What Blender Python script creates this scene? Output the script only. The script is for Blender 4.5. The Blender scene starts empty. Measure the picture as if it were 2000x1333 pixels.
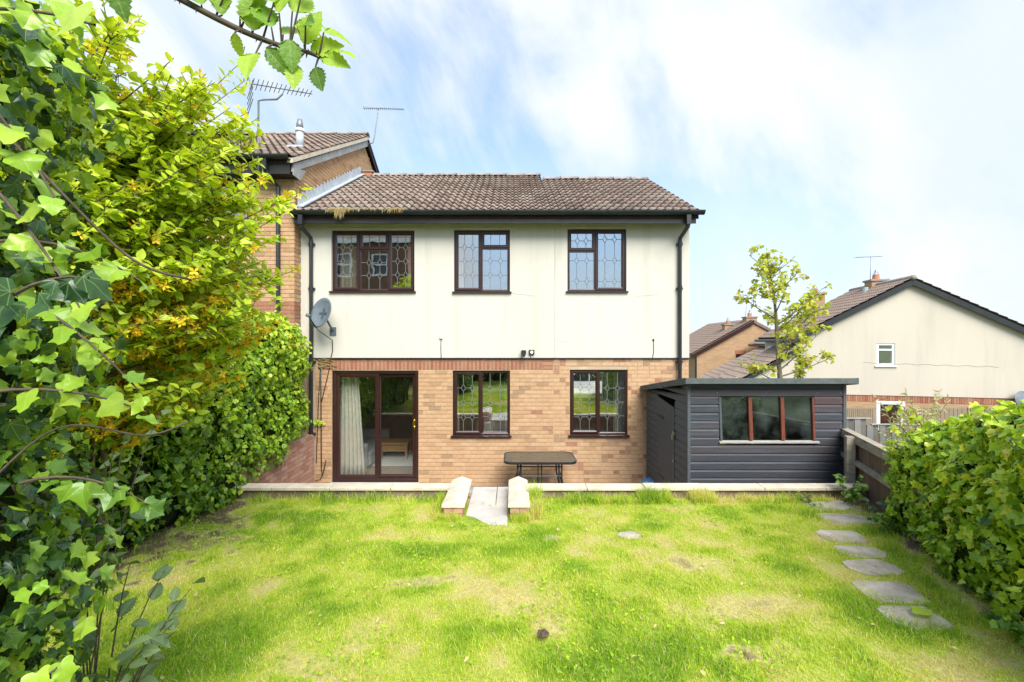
import bpy, math, random
import numpy as np
from mathutils import Vector, Matrix

random.seed(7)
rng = np.random.default_rng(11)
R = math.radians
S = bpy.context.scene
C = S.collection

# ------------------------------------------------------------------ camera, sky, sun, exposure
EYE = Vector((0.0, 0.0, 2.74))
cam_d = bpy.data.cameras.new('camera')
cam = bpy.data.objects.new('camera', cam_d)
C.objects.link(cam)
cam.location = EYE
cam.rotation_euler = (R(90), 0, 0)
cam_d.sensor_width = 36.0
cam_d.lens = 16.0
cam_d.clip_start = 0.05
cam_d.clip_end = 3000
S.camera = cam

SUN_EL, SUN_AZ = R(47), R(160)          # azimuth clockwise from +Y
W = bpy.data.worlds.new('World')
S.world = W
W.use_nodes = True
nt = W.node_tree
nt.nodes.clear()


def nn(tree, kind, **kw):
    n = tree.nodes.new(kind)
    for k, v in kw.items():
        setattr(n, k, v)
    return n


def math_node(tree, op, a, b=None, c=None, clamp=False):
    m = nn(tree, 'ShaderNodeMath', operation=op)
    m.use_clamp = clamp
    for i, v in enumerate((a, b, c)):
        if v is None:
            continue
        if isinstance(v, (int, float)):
            m.inputs[i].default_value = v
        else:
            tree.links.new(v, m.inputs[i])
    return m.outputs[0]


sky = nn(nt, 'ShaderNodeTexSky', sky_type='NISHITA')
sky.sun_disc = False
sky.sun_elevation = SUN_EL
sky.sun_rotation = SUN_AZ
sky.air_density = 1.0
sky.dust_density = 0.6
sky.ozone_density = 1.0
tc = nn(nt, 'ShaderNodeTexCoord')
sep = nn(nt, 'ShaderNodeSeparateXYZ')
nt.links.new(tc.outputs['Generated'], sep.inputs[0])


def cloud_noise(loc, rot, scale, nscale, detail, rough, dist):
    mp = nn(nt, 'ShaderNodeMapping', vector_type='TEXTURE')
    mp.inputs['Location'].default_value = loc
    mp.inputs['Rotation'].default_value = rot
    mp.inputs['Scale'].default_value = tuple(1 / q for q in scale)
    nt.links.new(tc.outputs['Generated'], mp.inputs[0])
    n = nn(nt, 'ShaderNodeTexNoise')
    n.inputs['Scale'].default_value = nscale
    n.inputs['Detail'].default_value = detail
    n.inputs['Roughness'].default_value = rough
    n.inputs['Distortion'].default_value = dist
    nt.links.new(mp.outputs[0], n.inputs['Vector'])
    return n.outputs['Fac']


big = cloud_noise((11.5, 0.2, 0.4), (0, 0, 0), (1.0, 1.0, 1.0), 1.35, 1.5, 0.5, 0.0)
wisp = cloud_noise((1.3, 4.2, 0.7), (0, R(-32), 0), (2.0, 1.4, 0.9), 1.5, 8.0, 0.56, 0.6)
fine = cloud_noise((7.3, 2.2, 0.1), (0, R(-32), 0), (1.7, 1.2, 0.9), 4.2, 9.0, 0.60, 0.35)
mask = math_node(nt, 'ADD', math_node(nt, 'MULTIPLY', big, 1.5), math_node(nt, 'MULTIPLY', wisp, 1.0))
mask = math_node(nt, 'ADD', mask, math_node(nt, 'MULTIPLY', fine, 0.45))
ramp = nn(nt, 'ShaderNodeValToRGB')
ramp.color_ramp.interpolation = 'EASE'
ramp.color_ramp.elements[0].position = 0.36
ramp.color_ramp.elements[0].color = (0.36, 0.36, 0.36, 1)
ramp.color_ramp.elements[1].position = 0.70
ramp.color_ramp.elements[1].color = (1, 1, 1, 1)
nt.links.new(math_node(nt, 'MULTIPLY_ADD', mask, 0.8, -0.62), ramp.inputs[0])
# thin haze near the horizon of the real sky hides the blue there
hz = math_node(nt, 'SUBTRACT', 1.0, math_node(nt, 'MULTIPLY', math_node(nt, 'ABSOLUTE', sep.outputs['Z']), 1.3), clamp=True)
hz = math_node(nt, 'MULTIPLY', hz, 1.0)
fac = math_node(nt, 'MAXIMUM', ramp.outputs[0], hz)
cl = nn(nt, 'ShaderNodeValToRGB')
cl.color_ramp.elements[0].color = (6.6, 7.3, 8.3, 1)
cl.color_ramp.elements[1].color = (7.9, 8.2, 8.6, 1)
cl.color_ramp.elements[0].position = 0.40
cl.color_ramp.elements[1].position = 0.60
nt.links.new(wisp, cl.inputs[0])
skyb = nn(nt, 'ShaderNodeVectorMath', operation='MULTIPLY')
skyb.inputs[1].default_value = (0.98, 1.88, 2.50)
nt.links.new(sky.outputs[0], skyb.inputs[0])
mix = nn(nt, 'ShaderNodeMix', data_type='RGBA')
nt.links.new(fac, mix.inputs[0])
nt.links.new(skyb.outputs[0], mix.inputs[6])
nt.links.new(cl.outputs[0], mix.inputs[7])
bg = nn(nt, 'ShaderNodeBackground')
bg.inputs['Strength'].default_value = 0.053
nt.links.new(mix.outputs[2], bg.inputs[0])
out = nn(nt, 'ShaderNodeOutputWorld')
nt.links.new(bg.outputs[0], out.inputs[0])

sd = bpy.data.lights.new('sun', 'SUN')
sd.energy = 2.7
sd.angle = R(40)
sd.color = (1.0, 0.95, 0.87)
sun = bpy.data.objects.new('sun', sd)
C.objects.link(sun)
sv = Vector((math.cos(SUN_EL) * math.sin(SUN_AZ), math.cos(SUN_EL) * math.cos(SUN_AZ), math.sin(SUN_EL)))
sun.rotation_euler = sv.to_track_quat('Z', 'Y').to_euler()
sun.location = (6, -10, 20)

S.view_settings.view_transform = 'Standard'
S.view_settings.look = 'None'
S.view_settings.gamma = 1.0
S.view_settings.use_curve_mapping = False
S.view_settings.exposure = 1.32
S.render.engine = 'CYCLES'
S.cycles.use_denoising = True
S.cycles.max_bounces = 8
S.cycles.transparent_max_bounces = 12


# ------------------------------------------------------------------ materials
MATS = {}


def mat(name, cols, rough=0.8, nscale=6.0, namt=0.25, bump=0.0, bscale=40.0, tint=False, transl=0.0,
        spec=0.3, metal=0.0, stretch=(1, 1, 1), noise_drive=1.0, grain=0.0, gscale=120.0, coat=0.0, veins=None, streak=None):
    """procedural material: colour ramp driven by per-piece tint or by noise, broken up with noise + bump (world space)"""
    m = bpy.data.materials.new(name)
    m.use_nodes = True
    t = m.node_tree
    b = t.nodes['Principled BSDF']
    geo = nn(t, 'ShaderNodeNewGeometry')
    mp = nn(t, 'ShaderNodeMapping')
    mp.inputs['Scale'].default_value = stretch
    t.links.new(geo.outputs['Position'], mp.inputs[0])

    def noise(scale, detail=5, rough_=0.6):
        n = nn(t, 'ShaderNodeTexNoise')
        n.inputs['Scale'].default_value = scale
        n.inputs['Detail'].default_value = detail
        n.inputs['Roughness'].default_value = rough_
        t.links.new(mp.outputs[0], n.inputs['Vector'])
        return n.outputs['Fac']
    rp = nn(t, 'ShaderNodeValToRGB')
    els = rp.color_ramp.elements
    if len(cols) == 1:
        cols = [cols[0], cols[0]]
    cols = [(c if len(c) == 2 and hasattr(c[1], '__len__') else (i / (len(cols) - 1), c)) for i, c in enumerate(cols)]
    while len(els) < len(cols):
        els.new(0.5)
    for e, (p, c) in zip(els, cols):
        e.position = p
        e.color = (c[0], c[1], c[2], 1)
    n1 = noise(nscale)
    if tint:
        oi = nn(t, 'ShaderNodeObjectInfo')
        sc = nn(t, 'ShaderNodeSeparateColor')
        t.links.new(oi.outputs['Color'], sc.inputs[0])
        at = nn(t, 'ShaderNodeAttribute', attribute_name='tint')
        f = math_node(t, 'ADD', sc.outputs[0], at.outputs['Fac'])
        t.links.new(f, rp.inputs[0])
    else:
        t.links.new(math_node(t, 'MULTIPLY_ADD', math_node(t, 'SUBTRACT', n1, 0.5), 2.2 * noise_drive, 0.5), rp.inputs[0])
    v = math_node(t, 'MULTIPLY_ADD', math_node(t, 'SUBTRACT', noise(nscale * 2.3), 0.5), 2.0 * namt, 1.0)
    if grain:
        v = math_node(t, 'MULTIPLY', v, math_node(t, 'MULTIPLY_ADD', math_node(t, 'SUBTRACT', noise(gscale, 3), 0.5), 2.0 * grain, 1.0))
    mul = nn(t, 'ShaderNodeVectorMath', operation='SCALE')
    t.links.new(rp.outputs[0], mul.inputs[0])
    t.links.new(v, mul.inputs['Scale'])
    if streak:                       # weathering runs: (amount, colour, stretch, scale)
        mp2 = nn(t, 'ShaderNodeMapping')
        mp2.inputs['Scale'].default_value = streak[2]
        t.links.new(geo.outputs['Position'], mp2.inputs[0])
        n5 = nn(t, 'ShaderNodeTexNoise')
        n5.inputs['Scale'].default_value = streak[3]
        n5.inputs['Detail'].default_value = 6
        n5.inputs['Roughness'].default_value = 0.65
        t.links.new(mp2.outputs[0], n5.inputs['Vector'])
        sf_ = math_node(t, 'MULTIPLY', math_node(t, 'MULTIPLY', math_node(t, 'SUBTRACT', n5.outputs['Fac'], 0.50, clamp=True), 5.0, clamp=True), streak[0])
        sm_ = nn(t, 'ShaderNodeMix', data_type='RGBA')
        t.links.new(sf_, sm_.inputs[0])
        t.links.new(mul.outputs[0], sm_.inputs[6])
        sm_.inputs[7].default_value = (*streak[1], 1)
        mul = sm_
        mul_out = sm_.outputs[2]
    else:
        mul_out = mul.outputs[0]
    if veins:
        tco = nn(t, 'ShaderNodeTexCoord')
        sx = nn(t, 'ShaderNodeSeparateXYZ')
        t.links.new(tco.outputs['Object'], sx.inputs[0])
        ax_ = math_node(t, 'ABSOLUTE', sx.outputs['X'])
        best = None
        if veins == 'palm':          # ribs fanning out of the leaf base
            for an in (0.0, 0.72, 1.45):
                d_ = math_node(t, 'ABSOLUTE', math_node(t, 'SUBTRACT', math_node(t, 'MULTIPLY', ax_, math.cos(an)), math_node(t, 'MULTIPLY', sx.outputs['Y'], math.sin(an))))
                best = d_ if best is None else math_node(t, 'MINIMUM', best, d_)
            best = math_node(t, 'SUBTRACT', 1.0, math_node(t, 'MULTIPLY', best, 55.0), clamp=True)
        else:                        # midrib with side ribs
            w_ = math_node(t, 'ABSOLUTE', math_node(t, 'SINE', math_node(t, 'MULTIPLY', math_node(t, 'SUBTRACT', sx.outputs['Y'], math_node(t, 'MULTIPLY', ax_, 0.9)), 25.0)))
            best = math_node(t, 'MINIMUM', math_node(t, 'MULTIPLY', ax_, 3.0), math_node(t, 'MULTIPLY', w_, 0.35))
            best = math_node(t, 'SUBTRACT', 1.0, math_node(t, 'MULTIPLY', best, 14.0), clamp=True)
        ad = nn(t, 'ShaderNodeMix', data_type='RGBA')
        t.links.new(math_node(t, 'MULTIPLY', best, 0.45), ad.inputs[0])
        t.links.new(mul_out, ad.inputs[6])
        ad.inputs[7].default_value = (0.42, 0.52, 0.20, 1)
        src_col = ad.outputs[2]
    else:
        src_col = mul_out
    t.links.new(src_col, b.inputs['Base Color'])
    b.inputs['Roughness'].default_value = rough
    b.inputs['Specular IOR Level'].default_value = spec
    b.inputs['Metallic'].default_value = metal
    if coat:
        b.inputs['Coat Weight'].default_value = coat
    if bump:
        bp = nn(t, 'ShaderNodeBump')
        bp.inputs['Strength'].default_value = bump
        bp.inputs['Distance'].default_value = 0.01
        t.links.new(noise(bscale, 4), bp.inputs['Height'])
        t.links.new(bp.outputs[0], b.inputs['Normal'])
    if transl:
        tr = nn(t, 'ShaderNodeBsdfTranslucent')
        bright = nn(t, 'ShaderNodeVectorMath', operation='MULTIPLY')
        bright.inputs[1].default_value = (1.35, 1.25, 0.6)
        t.links.new(src_col, bright.inputs[0])
        t.links.new(bright.outputs[0], tr.inputs[0])
        mx = nn(t, 'ShaderNodeMixShader')
        mx.inputs[0].default_value = transl
        t.links.new(b.outputs[0], mx.inputs[1])
        t.links.new(tr.outputs[0], mx.inputs[2])
        t.links.new(mx.outputs[0], t.nodes['Material Output'].inputs[0])
    MATS[name] = m
    return m


def glass_mat(name, refl, tintc=(0.93, 0.94, 0.92), dust=0.0):
    m = bpy.data.materials.new(name)
    m.use_nodes = True
    t = m.node_tree
    t.nodes.clear()
    tr = nn(t, 'ShaderNodeBsdfTransparent')
    tr.inputs[0].default_value = (*tintc, 1)
    gl = nn(t, 'ShaderNodeBsdfGlossy')
    gl.inputs['Roughness'].default_value = 0.004
    gl.inputs['Color'].default_value = (0.93, 0.97, 1.0, 1)
    geo = nn(t, 'ShaderNodeNewGeometry')
    n = nn(t, 'ShaderNodeTexNoise')
    n.inputs['Scale'].default_value = 2.2
    t.links.new(geo.outputs['Position'], n.inputs['Vector'])
    bp = nn(t, 'ShaderNodeBump')
    bp.inputs['Strength'].default_value = 0.05
    bp.inputs['Distance'].default_value = 0.02
    t.links.new(n.outputs['Fac'], bp.inputs['Height'])
    t.links.new(bp.outputs[0], gl.inputs['Normal'])
    mx = nn(t, 'ShaderNodeMixShader')
    mx.inputs[0].default_value = refl
    t.links.new(tr.outputs[0], mx.inputs[1])
    t.links.new(gl.outputs[0], mx.inputs[2])
    last = mx
    if dust:
        df = nn(t, 'ShaderNodeBsdfDiffuse')
        df.inputs[0].default_value = (0.30, 0.36, 0.33, 1)
        n2 = nn(t, 'ShaderNodeTexNoise')
        n2.inputs['Scale'].default_value = 3.0
        n2.inputs['Detail'].default_value = 6
        t.links.new(geo.outputs['Position'], n2.inputs['Vector'])
        m2 = nn(t, 'ShaderNodeMixShader')
        t.links.new(math_node(t, 'MULTIPLY', math_node(t, 'SUBTRACT', n2.outputs['Fac'], 0.38, clamp=True), dust), m2.inputs[0])
        t.links.new(mx.outputs[0], m2.inputs[1])
        t.links.new(df.outputs[0], m2.inputs[2])
        last = m2
    o = nn(t, 'ShaderNodeOutputMaterial')
    t.links.new(last.outputs[0], o.inputs[0])
    MATS[name] = m
    return m


# bricks: tint 0..0.6 buff, 0.6..0.8 brown smudged, 0.8..1 red
mat('brick', [(0.0, (0.53, 0.34, 0.195)), (0.35, (0.50, 0.31, 0.17)), (0.6, (0.455, 0.275, 0.147)), (0.74, (0.34, 0.22, 0.13)),
              (0.80, (0.40, 0.235, 0.15)), (0.87, (0.36, 0.17, 0.105)), (1.0, (0.29, 0.11, 0.068))], rough=0.9, nscale=9, namt=0.30, bump=0.35, bscale=90, tint=True, grain=0.16, gscale=150, spec=0.15)
mat('brick_pink', [(0.0, (0.50, 0.30, 0.22)), (0.5, (0.42, 0.22, 0.15)), (1.0, (0.30, 0.13, 0.09))], rough=0.9, nscale=9, namt=0.35, bump=0.35, bscale=90, tint=True, grain=0.15, spec=0.15)
mat('mortar', [(0.42, 0.31, 0.195), (0.52, 0.40, 0.265)], rough=0.95, nscale=4, namt=0.2, bump=0.3, bscale=120)
mat('far_brick', [(0.36, 0.23, 0.125), (0.46, 0.30, 0.17)], rough=0.95, nscale=1.5, namt=0.4, stretch=(1, 1, 6), grain=0.25, gscale=9)
mat('brown_brick', [(0.17, 0.10, 0.065), (0.23, 0.14, 0.09)], rough=0.95, nscale=1.5, namt=0.3, stretch=(1, 1, 6), grain=0.2, gscale=9)
mat('far_red', [(0.30, 0.11, 0.07), (0.36, 0.15, 0.09)], rough=0.95, nscale=6, namt=0.3, stretch=(3, 1, .2))
mat('render', [(0.0, (0.55, 0.52, 0.445)), (0.35, (0.595, 0.56, 0.48)), (1.0, (0.61, 0.575, 0.495))], rough=0.92, nscale=0.9, namt=0.06, bump=0.18, bscale=140, stretch=(1, 1, 0.28), grain=0.03, gscale=30, spec=0.15, streak=(0.42, (0.44, 0.425, 0.36), (2.6, 1, 0.22), 1.3))
mat('far_render', [(0.53, 0.475, 0.385), (0.59, 0.53, 0.432)], rough=0.92, nscale=0.5, namt=0.06, stretch=(1, 1, 0.3), streak=(0.35, (0.38, 0.35, 0.29), (1.6, 1, 0.2), 1.0))
mat('tile', [(0.0, (0.305, 0.235, 0.19)), (0.4, (0.235, 0.177, 0.143)), (0.72, (0.17, 0.125, 0.10)), (1.0, (0.29, 0.265, 0.215))], rough=0.92, nscale=5, namt=0.5, bump=0.5, bscale=70, tint=True, grain=0.3, gscale=45, spec=0.15)
mat('ridge', [(0.24, 0.20, 0.17), (0.36, 0.32, 0.28)], rough=0.92, nscale=5, namt=0.3, bump=0.3)
mat('underlay', [(0.03, 0.022, 0.018), (0.05, 0.035, 0.03)], rough=0.95)
mat('lead', [(0.34, 0.38, 0.42), (0.50, 0.54, 0.57)], rough=0.55, nscale=7, namt=0.3, spec=0.4)
mat('black_plastic', [(0.012, 0.014, 0.015), (0.022, 0.026, 0.028)], rough=0.42, nscale=3, namt=0.4, spec=0.5)
mat('dark_fascia', [(0.010, 0.009, 0.009), (0.030, 0.027, 0.025)], rough=0.5, nscale=2, namt=0.5, stretch=(0.5, 1, 3), spec=0.4)
mat('grey_board', [(0.25, 0.25, 0.245), (0.38, 0.38, 0.37)], rough=0.8, nscale=4, namt=0.3)
mat('mahogany', [(0.026, 0.0095, 0.008), (0.040, 0.015, 0.012)], rough=0.34, nscale=5, namt=0.25, stretch=(1, 1, 1), spec=0.5)
mat('white_pvc', [(0.78, 0.79, 0.80), (0.82, 0.83, 0.84)], rough=0.4, namt=0.05)
mat('came', [(0.13, 0.14, 0.14), (0.18, 0.19, 0.185)], rough=0.5, nscale=12, spec=0.5)
mat('brass', [(0.75, 0.52, 0.14), (0.85, 0.62, 0.2)], rough=0.25, metal=1.0)
mat('steel', [(0.5, 0.5, 0.5), (0.62, 0.62, 0.62)], rough=0.35, metal=1.0)
mat('alu', [(0.20, 0.22, 0.22), (0.34, 0.36, 0.36)], rough=0.5, metal=0.6)
mat('dish_grey', [(0.10, 0.125, 0.145), (0.15, 0.18, 0.20)], rough=0.5, nscale=4, spec=0.4)
mat('dish_mark', [(0.045, 0.06, 0.075), (0.055, 0.07, 0.085)], rough=0.5)
mat('plaster', [(0.26, 0.25, 0.23), (0.34, 0.33, 0.31)], rough=0.95, namt=0.08)
mat('wood_floor', [(0.20, 0.13, 0.08), (0.32, 0.22, 0.14)], rough=0.5, nscale=3, stretch=(9, 1, 1), namt=0.3)
mat('curtain', [(0.68, 0.66, 0.60), (0.77, 0.75, 0.69)], rough=0.95, nscale=8, namt=0.1, transl=0.25)
mat('cream_curtain', [(0.76, 0.72, 0.62), (0.84, 0.80, 0.70)], rough=0.95, nscale=8, namt=0.1, transl=0.3)
mat('sofa_cloth', [(0.30, 0.33, 0.34), (0.38, 0.41, 0.42)], rough=0.95, nscale=20)
mat('rug', [(0.60, 0.60, 0.57), (0.70, 0.70, 0.67)], rough=0.95, nscale=12)
mat('pine', [(0.42, 0.24, 0.11), (0.52, 0.32, 0.16)], rough=0.5, nscale=5, stretch=(1, 6, 6))
mat('coping', [(0.52, 0.44, 0.33), (0.68, 0.60, 0.48)], rough=0.92, nscale=3.5, namt=0.3, bump=0.5, bscale=60, grain=0.12, gscale=40)
mat('slab', [(0.40, 0.37, 0.33), (0.55, 0.52, 0.47)], rough=0.9, nscale=2.5, namt=0.2, bump=0.25, bscale=80, grain=0.1, gscale=60)
mat('flag', [(0.27, 0.23, 0.175), (0.50, 0.45, 0.37)], rough=0.92, nscale=5, namt=0.3, bump=0.5, bscale=40, grain=0.15, gscale=50)
mat('low_wall', [(0.16, 0.12, 0.09), (0.30, 0.22, 0.15)], rough=0.95, nscale=5, namt=0.4, bump=0.4)
mat('patio', [(0.24, 0.23, 0.21), (0.36, 0.34, 0.31)], rough=0.9, nscale=3, namt=0.3)
mat('soil', [(0.07, 0.05, 0.032), (0.15, 0.11, 0.075)], rough=0.98, nscale=9, namt=0.5, bump=0.9, bscale=30, grain=0.3, gscale=60)
mat('terrain', [(0.07, 0.11, 0.03), (0.13, 0.15, 0.06)], rough=0.95, nscale=0.3, namt=0.3)
mat('asphalt', [(0.07, 0.07, 0.07), (0.12, 0.12, 0.12)], rough=0.9, nscale=3)
mat('shed_wood', [(0.0, (0.028, 0.038, 0.050)), (0.40, (0.044, 0.044, 0.052)), (0.66, (0.058, 0.046, 0.050)), (1.0, (0.115, 0.046, 0.038))], rough=0.55, nscale=14, namt=0.45, bump=0.35, bscale=30, tint=True, stretch=(0.25, 0.25, 4), grain=0.2, gscale=20, spec=0.4, streak=(0.45, (0.085, 0.10, 0.12), (0.35, 1, 9), 2.2))
mat('shed_side', [(0.060, 0.070, 0.078), (0.095, 0.105, 0.112)], rough=0.6, nscale=14, namt=0.3, bump=0.3, bscale=30, stretch=(1, 0.3, 4), spec=0.35)  # made paler than the front boards to offset the shade on the left side
mat('felt', [(0.075, 0.085, 0.082), (0.13, 0.145, 0.138)], rough=0.9, nscale=6, namt=0.25, bump=0.3, bscale=120)
mat('red_timber', [(0.11, 0.030, 0.017), (0.22, 0.065, 0.036)], rough=0.6, nscale=6, namt=0.4, stretch=(6, 6, 1))
mat('bare_timber', [(0.22, 0.21, 0.19), (0.44, 0.42, 0.38)], rough=0.85, nscale=8, namt=0.35, stretch=(1, 6, 6))
mat('fence_wood', [(0.0, (0.13, 0.095, 0.065)), (0.5, (0.20, 0.15, 0.105)), (1.0, (0.17, 0.085, 0.055))], rough=0.92, nscale=7, namt=0.5, bump=0.5, bscale=30, tint=True, stretch=(4, 4, 0.5), grain=0.2, gscale=12)
mat('rail_wood', [(0.24, 0.20, 0.15), (0.42, 0.37, 0.29)], rough=0.92, nscale=6, namt=0.4, bump=0.5, stretch=(1, 1, 3))
mat('grey_picket', [(0.0, (0.12, 0.115, 0.11)), (1.0, (0.24, 0.23, 0.22))], rough=0.95, nscale=6, namt=0.35, tint=True, stretch=(4, 4, 0.5))
mat('panel_brown', [(0.20, 0.15, 0.10), (0.30, 0.23, 0.16)], rough=0.95, nscale=5, stretch=(5, 5, 0.3))
mat('table_top', [(0.05, 0.045, 0.032), (0.14, 0.12, 0.085)], rough=0.35, nscale=14, namt=0.5, grain=0.3, gscale=70, spec=0.5)
mat('bark', [(0.07, 0.05, 0.035), (0.16, 0.12, 0.085)], rough=0.95, nscale=14, namt=0.4, bump=0.5)
mat('green_bark', [(0.12, 0.105, 0.06), (0.21, 0.19, 0.12)], rough=0.9, nscale=14, namt=0.4, bump=0.3)
mat('bramble_stem', [(0.05, 0.045, 0.025), (0.11, 0.075, 0.045)], rough=0.7, nscale=20)
mat('shade_core', [(0.012, 0.020, 0.006), (0.040, 0.050, 0.018)], rough=1.0, nscale=14, namt=0.6, bump=1.0, bscale=20, spec=0.0)  # near-black filler colour standing in for the shade between the leaves
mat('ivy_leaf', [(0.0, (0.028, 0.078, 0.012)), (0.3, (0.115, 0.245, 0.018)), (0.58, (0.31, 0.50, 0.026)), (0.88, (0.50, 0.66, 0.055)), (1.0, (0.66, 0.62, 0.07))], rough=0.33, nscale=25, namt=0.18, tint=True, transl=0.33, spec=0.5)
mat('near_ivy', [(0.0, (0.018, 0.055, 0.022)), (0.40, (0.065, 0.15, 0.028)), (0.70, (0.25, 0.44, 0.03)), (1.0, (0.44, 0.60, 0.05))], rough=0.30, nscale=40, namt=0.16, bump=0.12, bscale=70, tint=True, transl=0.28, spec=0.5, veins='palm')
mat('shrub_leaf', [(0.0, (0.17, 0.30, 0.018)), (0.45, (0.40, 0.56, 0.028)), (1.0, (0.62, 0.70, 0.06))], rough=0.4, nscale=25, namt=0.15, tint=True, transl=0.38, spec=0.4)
mat('blossom', [(0.0, (0.92, 0.70, 0.04)), (1.0, (0.90, 0.50, 0.02))], rough=0.6, nscale=20, namt=0.15, tint=True, transl=0.3)
mat('bramble_leaf', [(0.0, (0.05, 0.11, 0.035)), (0.5, (0.17, 0.34, 0.03)), (1.0, (0.38, 0.56, 0.045))], rough=0.45, nscale=50, namt=0.2, bump=0.3, bscale=120, tint=True, transl=0.40, spec=0.35, veins='pinnate')
mat('pale_leaf', [(0.0, (0.10, 0.17, 0.07)), (1.0, (0.24, 0.32, 0.15))], rough=0.5, nscale=50, namt=0.2, tint=True, transl=0.25, veins='pinnate')
mat('maple_leaf', [(0.0, (0.32, 0.38, 0.04)), (0.6, (0.52, 0.56, 0.07)), (1.0, (0.42, 0.30, 0.08))], rough=0.5, nscale=20, namt=0.2, tint=True, transl=0.42)
mat('willow_leaf', [(0.0, (0.34, 0.32, 0.14)), (1.0, (0.58, 0.54, 0.30))], rough=0.6, nscale=20, tint=True, transl=0.3)
mat('grass', [(0.0, (0.66, 0.56, 0.27)), (0.25, (0.64, 0.64, 0.16)), (0.5, (0.52, 0.63, 0.048)), (0.78, (0.32, 0.51, 0.024)), (1.0, (0.19, 0.36, 0.022))], rough=0.55, nscale=3, namt=0.18, tint=True, transl=0.34, spec=0.25)
mat('turf', [(0.0, (0.13, 0.095, 0.06)), (0.2, (0.42, 0.38, 0.15)), (0.5, (0.29, 0.36, 0.045)), (1.0, (0.15, 0.24, 0.025))], rough=0.95, nscale=14, namt=0.5, bump=0.9, bscale=45, tint=True, grain=0.3, gscale=60, spec=0.1)
mat('dry_moss', [(0.0, (0.40, 0.30, 0.13)), (1.0, (0.62, 0.50, 0.26))], rough=0.95, tint=True, transl=0.2)
mat('white_paint', [(0.75, 0.76, 0.77), (0.8, 0.8, 0.8)], rough=0.25, namt=0.03, coat=0.3)
mat('tyre', [(0.02, 0.02, 0.02), (0.03, 0.03, 0.03)], rough=0.8)
mat('dark_glass', [(0.02, 0.025, 0.03), (0.03, 0.035, 0.04)], rough=0.08, spec=0.8)
mat('blue_plastic', [(0.05, 0.17, 0.42), (0.08, 0.24, 0.52)], rough=0.4)
mat('yellow_plastic', [(0.75, 0.50, 0.03), (0.8, 0.56, 0.04)], rough=0.4)
mat('terracotta', [(0.42, 0.16, 0.09), (0.52, 0.23, 0.13)], rough=0.85)
mat('pigeon', [(0.10, 0.11, 0.13), (0.18, 0.19, 0.22)], rough=0.8)
mat('clod', [(0.05, 0.035, 0.02), (0.14, 0.10, 0.07)], rough=0.98, nscale=40, namt=0.5, bump=0.8)
mat('red_pot', [(0.45, 0.05, 0.05), (0.5, 0.07, 0.06)], rough=0.5)
glass_mat('glass', 0.34)
glass_mat('door_glass', 0.13)
glass_mat('shed_glass', 0.10, (0.50, 0.56, 0.54), dust=0.42)
glass_mat('bulb_glass', 0.4)


# ------------------------------------------------------------------ object helpers
def tag(o, label=None, cat=None, group=None, kind=None):
    if label:
        o['label'] = label
    if cat:
        o['category'] = cat
    if group:
        o['group'] = group
    if kind:
        o['kind'] = kind
    return o


def thing(name, label, cat, loc=(0, 0, 0), group=None):
    o = bpy.data.objects.new(name, None)
    o.location = loc
    o.empty_display_size = 0.2
    C.objects.link(o)
    return tag(o, label, cat, group)


def link(o, parent=None):
    C.objects.link(o)
    if parent is not None:
        o.parent = parent
        if parent.type == 'EMPTY':
            o.matrix_parent_inverse = Matrix.Translation(-Vector(parent.location))
    return o


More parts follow.
